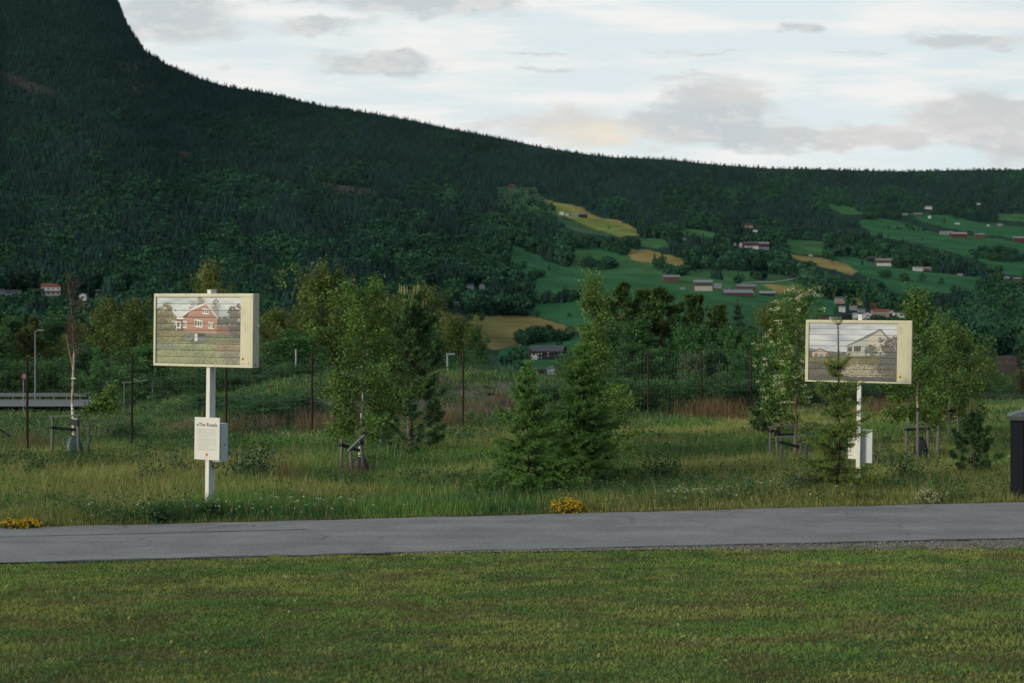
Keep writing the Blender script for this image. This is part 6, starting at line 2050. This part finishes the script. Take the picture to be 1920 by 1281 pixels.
house(1721, 508, 18, 9, WHT, DGR, 'white farmhouse with dark roof between the right hand meadows', wins=3, group=HG)
house(1739, 507, 14, 7, PNK, PNK, 'pinkish shed right of the white farmhouse', name='shed', cat='shed', group=HG)
house(1800, 518, 9, 4, PNK, GRY, 'small pinkish house at the edge of the lower right meadow', group=HG)
house(1885, 526, 14, 5, GRY, GRY, 'grey roofed house in the trees near the right edge', group=HG)
house(1908, 530, 16, 7, BRN, GRY, 'brown house in the trees at the right edge', group=HG)
# village above the right sign
VG = 'village houses above the right sign'
house(1575, 567, 20, 13, PNK, DGR, 'pinkish house with dark roof highest in the village', group=VG)
house(1579, 586, 12, 11, WHT, GRY, 'white village house left of the white ball shaped tree', group=VG)
house(1566, 600, 22, 9, WHT, DRK, 'long white house with a dark roof at the left end of the village', wins=3, group=VG)
house(1545, 601, 20, 10, BRN, DRK, 'dark house left of the long white village house', group=VG)
house(1589, 601, 18, 13, DRK, DRK, 'black roofed village house right of the long white house', group=VG)
house(1603, 601, 15, 15, WHT, GRY, 'white gable just left of the right sign post top', 'gable', group=VG)
house(1600, 583, 14, 8, GRY, GRY, 'grey village house below the yellow patch', group=VG)
house(1615, 586, 14, 8, GRY, DGR, 'dark grey village house right of the other grey one', group=VG)
house(1625, 601, 15, 16, WHT, GRY, 'white gable just right of the right sign post top', 'gable', wins=1, group=VG)
house(1650, 595, 34, 15, PNK, REDR, 'long house with a red tiled roof in the village', group=VG)
house(1638, 578, 12, 9, BRN, REDR, 'small red brown house behind the red tiled roof', group=VG)
house(1671, 588, 14, 6, WHT, DGR, 'white house behind the right end of the red tiled roof', group=VG)
house(1687, 596, 26, 13, WHT, DRK, 'white house with black roof at the right end of the village', wins=3, group=VG)
house(1700, 603, 20, 8, DRK, DGR, 'dark house below the right end of the village', group=VG)
# lower right
house(1775, 634, 15, 12, GRY, DGR, 'grey gable in the trees right of the pale trunked birch', 'gable', group='houses by the brown field')
house(1830, 656, 22, 10, BRN, REDR, 'brown house above the brown field', group='houses by the brown field')
house(1908, 662, 17, 20, WHT, DRK, 'white house with black roof above the brown field', wins=2, group='houses by the brown field')
# farm track climbing behind the farm row
trk = MB()
TRACK = tp_ = [(1362, 552), (1372, 541), (1390, 536), (1420, 531), (1450, 526), (1480, 522), (1500, 520)]
tv = []
for px, py in tp_:
    x, y, z = [float(q) for q in far_point(px, py)]
    tv += [(x - 2, y - 5, z + .6), (x + 2, y + 7, z + 2.2)]
tv = np.array(tv)
tf = np.array([(2 * i, 2 * i + 2, 2 * i + 3, 2 * i + 1) for i in range(len(tp_) - 1)])
tag(link('farm_track', mesh_np('farm_track', tv, tf, np.broadcast_to(np.array([.26, .26, .24]), (len(tv), 3))), MAT['hill']), kind='structure')

# ------------------------------------------------------------------ the wood on the hillside: one mass
def conifer_proto(rng, layers, n):
    V = []; Fc = []; B = []
    for l in range(layers):
        t = l / layers
        z0 = .06 + .86 * t; z1 = z0 + .30 * (1 - t * .35)
        rr = .5 * (1 - t) ** .85 + .03
        o = len(V)
        ph = rng.random() * 6.28
        for k in range(n):
            a = ph + 2 * math.pi * k / n
            q = rr * (.62 + .55 * rng.random())
            V.append((math.cos(a) * q, math.sin(a) * q, z0 - .05 * rng.random()))
            B.append(.85 + .3 * rng.random())
        V.append((rng.normal() * .02, rng.normal() * .02, min(z1, 1.0) if l < layers - 1 else 1.0)); B.append(1.05)
        for k in range(n): Fc.append((o + k, o + (k + 1) % n, o + n))
    return np.array(V), np.array(Fc), np.array(B)


def decid_proto(rng, n, sz=.15):
    u = unit(rng, n); r = .5 * (.45 + .55 * rng.random((n, 1)) ** .5)
    C = u * r * np.array([1, 1, .92]) + np.array([0, 0, .56])
    a = unit(rng, n); b = np.cross(a, unit(rng, n)); b /= np.linalg.norm(b, axis=1, keepdims=True)
    s = sz * (.7 + .6 * rng.random((n, 1)))
    V = np.stack([C - a * s - b * s, C + a * s, C + b * s], 1).reshape(-1, 3)
    bb = np.repeat(.78 + .44 * rng.random(n), 3)
    return V, np.arange(3 * n).reshape(n, 3), bb


SPARSE = [k for k, (p_, c_) in enumerate(FIELDS) if c_ == BROWN or max(c_) < .06 or k == 0]
rng = RNG(77)
PC = [conifer_proto(rng, 6, 6) for _ in range(5)] + [conifer_proto(rng, 12, 9) for _ in range(2)]
PD = [decid_proto(rng, 64) for _ in range(6)] + [decid_proto(rng, 210, .078) for _ in range(4)]
NC = 700000
cpx = rng.uniform(-330, 2250, NC); ct = rng.random(NC) ** 1.0
spy = sky_py(cpx)
cpy = 705 - ct * (705 - spy)
dpy = 2.0
Y1 = far_depth(cpx, ct); Y2 = far_depth(cpx, ct + dpy / (705 - spy))
dA = Y1 / F * (Y2 - Y1) / dpy
LAMC = NC / (2580 * (705 - spy))
rho = 1 / 15.0
lam = np.clip(rho * dA, 0.025, .115) * (1 + 1.3 * sstep(.90, .97, ct))
prob = lam / LAMC
keep = rng.random(NC) < prob
fi = field_index(cpx, cpy)
cm = clump_mask(cpx, cpy)
hedge = (vnoise(cpx / 7, cpy / 2.5, 71) > .93)
keep &= ((fi < 0) | cm | ((fi == 0) & (rng.random(NC) < .45)) | (np.isin(fi, SPARSE) & (rng.random(NC) < .30)) | ((fi >= 0) & hedge & (rng.random(NC) < .25)))
# scattered clearings among the farms on the right
clear = (fbm(cpx / 38, cpy / 9, 61, 3) > .60) & (cpx > 960) & (cpy > 395) & (cpy < 620) & ~cm
keep &= ~(clear & (rng.random(NC) < .8))
cpx, cpy, ct, Y1 = cpx[keep], cpy[keep], ct[keep], Y1[keep]
fi = fi[keep]
hk = np.ones(len(cpx), bool)
for hpx, hpy, hw, hY in HOUSES:
    hk &= ~((np.abs(cpx - hpx) < hw * .5 + 4.0 * F / hY) & (cpy > hpy - 5) & (cpy < hpy + 17 * F / hY * .9))
for a_, b_ in zip(TRACK[:-1], TRACK[1:]):
    ty = np.interp(cpx, [a_[0], b_[0]], [a_[1], b_[1]])
    hk &= ~((cpx >= a_[0]) & (cpx <= b_[0]) & (cpy > ty - 2) & (cpy < ty + 15))
cpx, cpy, ct, Y1, fi = cpx[hk], cpy[hk], ct[hk], Y1[hk], fi[hk]
rngF = RNG(78)
hk = np.ones(len(cpx), bool)
for fr in (.35, .7, 1.0):
    q = cpy - fr * 15 * F / Y1
    f2 = field_index(cpx, q)
    hk &= ~((f2 > 0) & ~np.isin(f2, SPARSE) & (fi < 0) & ~clump_mask(cpx, q) & (rngF.random(len(cpx)) < .93))
cpx, cpy, ct, Y1, fi = cpx[hk], cpy[hk], ct[hk], Y1[hk], fi[hk]
hx_, hy_, hz_ = far_point(cpx, cpy)
n = len(cpx)
dec = fbm(cpx / 60, cpy / 28, 81, 4) + (cpy - 430) / 900 + np.where(cpx > 1150, .02, 0)
isdec = (dec + rng.normal(size=n) * .10) > .545
hgt = np.where(isdec, 12, 15.5) * (.48 + .85 * rng.random(n) ** 1.2) * np.where(Y1 > 2600, .82, 1) * np.where(ct > .965, .88, 1) * np.where(fi >= 0, .7, 1)
wid = hgt * np.where(isdec, .72 + .25 * rng.random(n), .34 + .14 * rng.random(n))
patch = (.55 + .9 * fbm(cpx / 42, cpy / 20, 87, 4)) * (.8 + .4 * vnoise(cpx / 9, cpy / 5, 89))
CD = np.array([.016, .058, .036]); CDy = np.array([.029, .070, .032]); CC = np.array([.0085, .027, .026]); CC2 = np.array([.016, .034, .027])
rv = rng.random((n, 1))
tint = np.where(isdec[:, None], CD * rv + CDy * (1 - rv), CC * rv + CC2 * (1 - rv))
tint = tint * patch[:, None] * (.74 + .52 * rng.random((n, 1)))
VV = []; FF = []; CCc = []; off = 0
kind = np.where(isdec, 10 + np.where(Y1 < 1150, 6 + rng.integers(0, 4, n), rng.integers(0, 6, n)), np.where(Y1 < 1300, 5 + rng.integers(0, 2, n), rng.integers(0, 5, n)))
ang = rng.random(n) * 6.28
for kd in np.unique(kind):
    mk = np.where(kind == kd)[0]
    P, Fc, B = PD[kd - 10] if kd >= 10 else PC[kd]
    ca, sa = np.cos(ang[mk])[:, None], np.sin(ang[mk])[:, None]
    x = (P[None, :, 0] * ca - P[None, :, 1] * sa) * wid[mk][:, None] + hx_[mk][:, None]
    y = (P[None, :, 0] * sa + P[None, :, 1] * ca) * wid[mk][:, None] + hy_[mk][:, None]
    z = P[None, :, 2] * hgt[mk][:, None] + hz_[mk][:, None] - .6
    VV.append(np.stack([x, y, z], 2).reshape(-1, 3))
    m_ = len(mk); nv = len(P)
    FF.append((Fc[None] + (np.arange(m_) * nv)[:, None, None]).reshape(-1, 3) + off)
    off += m_ * nv
    CCc.append((tint[mk][:, None, :] * B[None, :, None]).reshape(-1, 3))
nb_ = np.where((Y1 < 2600) & (rng.random(n) < .16))[0]
tx, ty, tz, th_ = hx_[nb_], hy_[nb_], hz_[nb_], hgt[nb_]
tw_ = .14 + .10 * rng.random(len(nb_))
lx_ = rng.normal(size=len(nb_)) * .6
dyo = -wid[nb_] * .36
Vt = np.stack([np.stack([tx - tw_, ty + dyo, tz], 1), np.stack([tx + tw_, ty + dyo, tz], 1), np.stack([tx, ty + dyo + 2 * tw_, tz], 1), np.stack([tx + lx_, ty + dyo * .6, tz + th_ * .8], 1)], 1).reshape(-1, 3)
Ft = (np.array([(0, 1, 3), (1, 2, 3), (2, 0, 3)])[None] + (np.arange(len(nb_)) * 4)[:, None, None]).reshape(-1, 3) + off
VV.append(Vt); FF.append(Ft)
CCc.append(np.repeat(np.where((rng.random((len(nb_), 1)) < .6), np.array([[.16, .15, .14]]), np.array([[.06, .05, .045]])), 4, 0))
fo = link('forest', mesh_np('forest', np.concatenate(VV), np.concatenate(FF), np.concatenate(CCc)), MAT['forest'])
tag(fo, 'dark mixed conifer and birch wood covering the far mountainside', 'forest', kind='stuff')
print('forest trees', n, 'verts', off)
del VV, FF, CCc

# ------------------------------------------------------------------ thin evening haze in the valley
HAZE = 5.0e-6
if HAZE > 0:
    b = MB(); b.box((0, 4000, 480), (9000, 9000, 1100))
    hz = b.build('haze', None); hz.location = (0, -300, 0)
    tag(hz, 'thin bluish evening haze filling the valley', 'haze', kind='stuff')
    m = bpy.data.materials.new('haze'); m.use_nodes = True; nt = m.node_tree; nt.nodes.clear()
    o_ = nt.nodes.new('ShaderNodeOutputMaterial'); v_ = nt.nodes.new('ShaderNodeVolumePrincipled')
    v_.inputs['Color'].default_value = (.42, .74, .80, 1); v_.inputs['Density'].default_value = HAZE
    nt.links.new(v_.outputs[0], o_.inputs['Volume'])
    hz.data.materials.append(m)
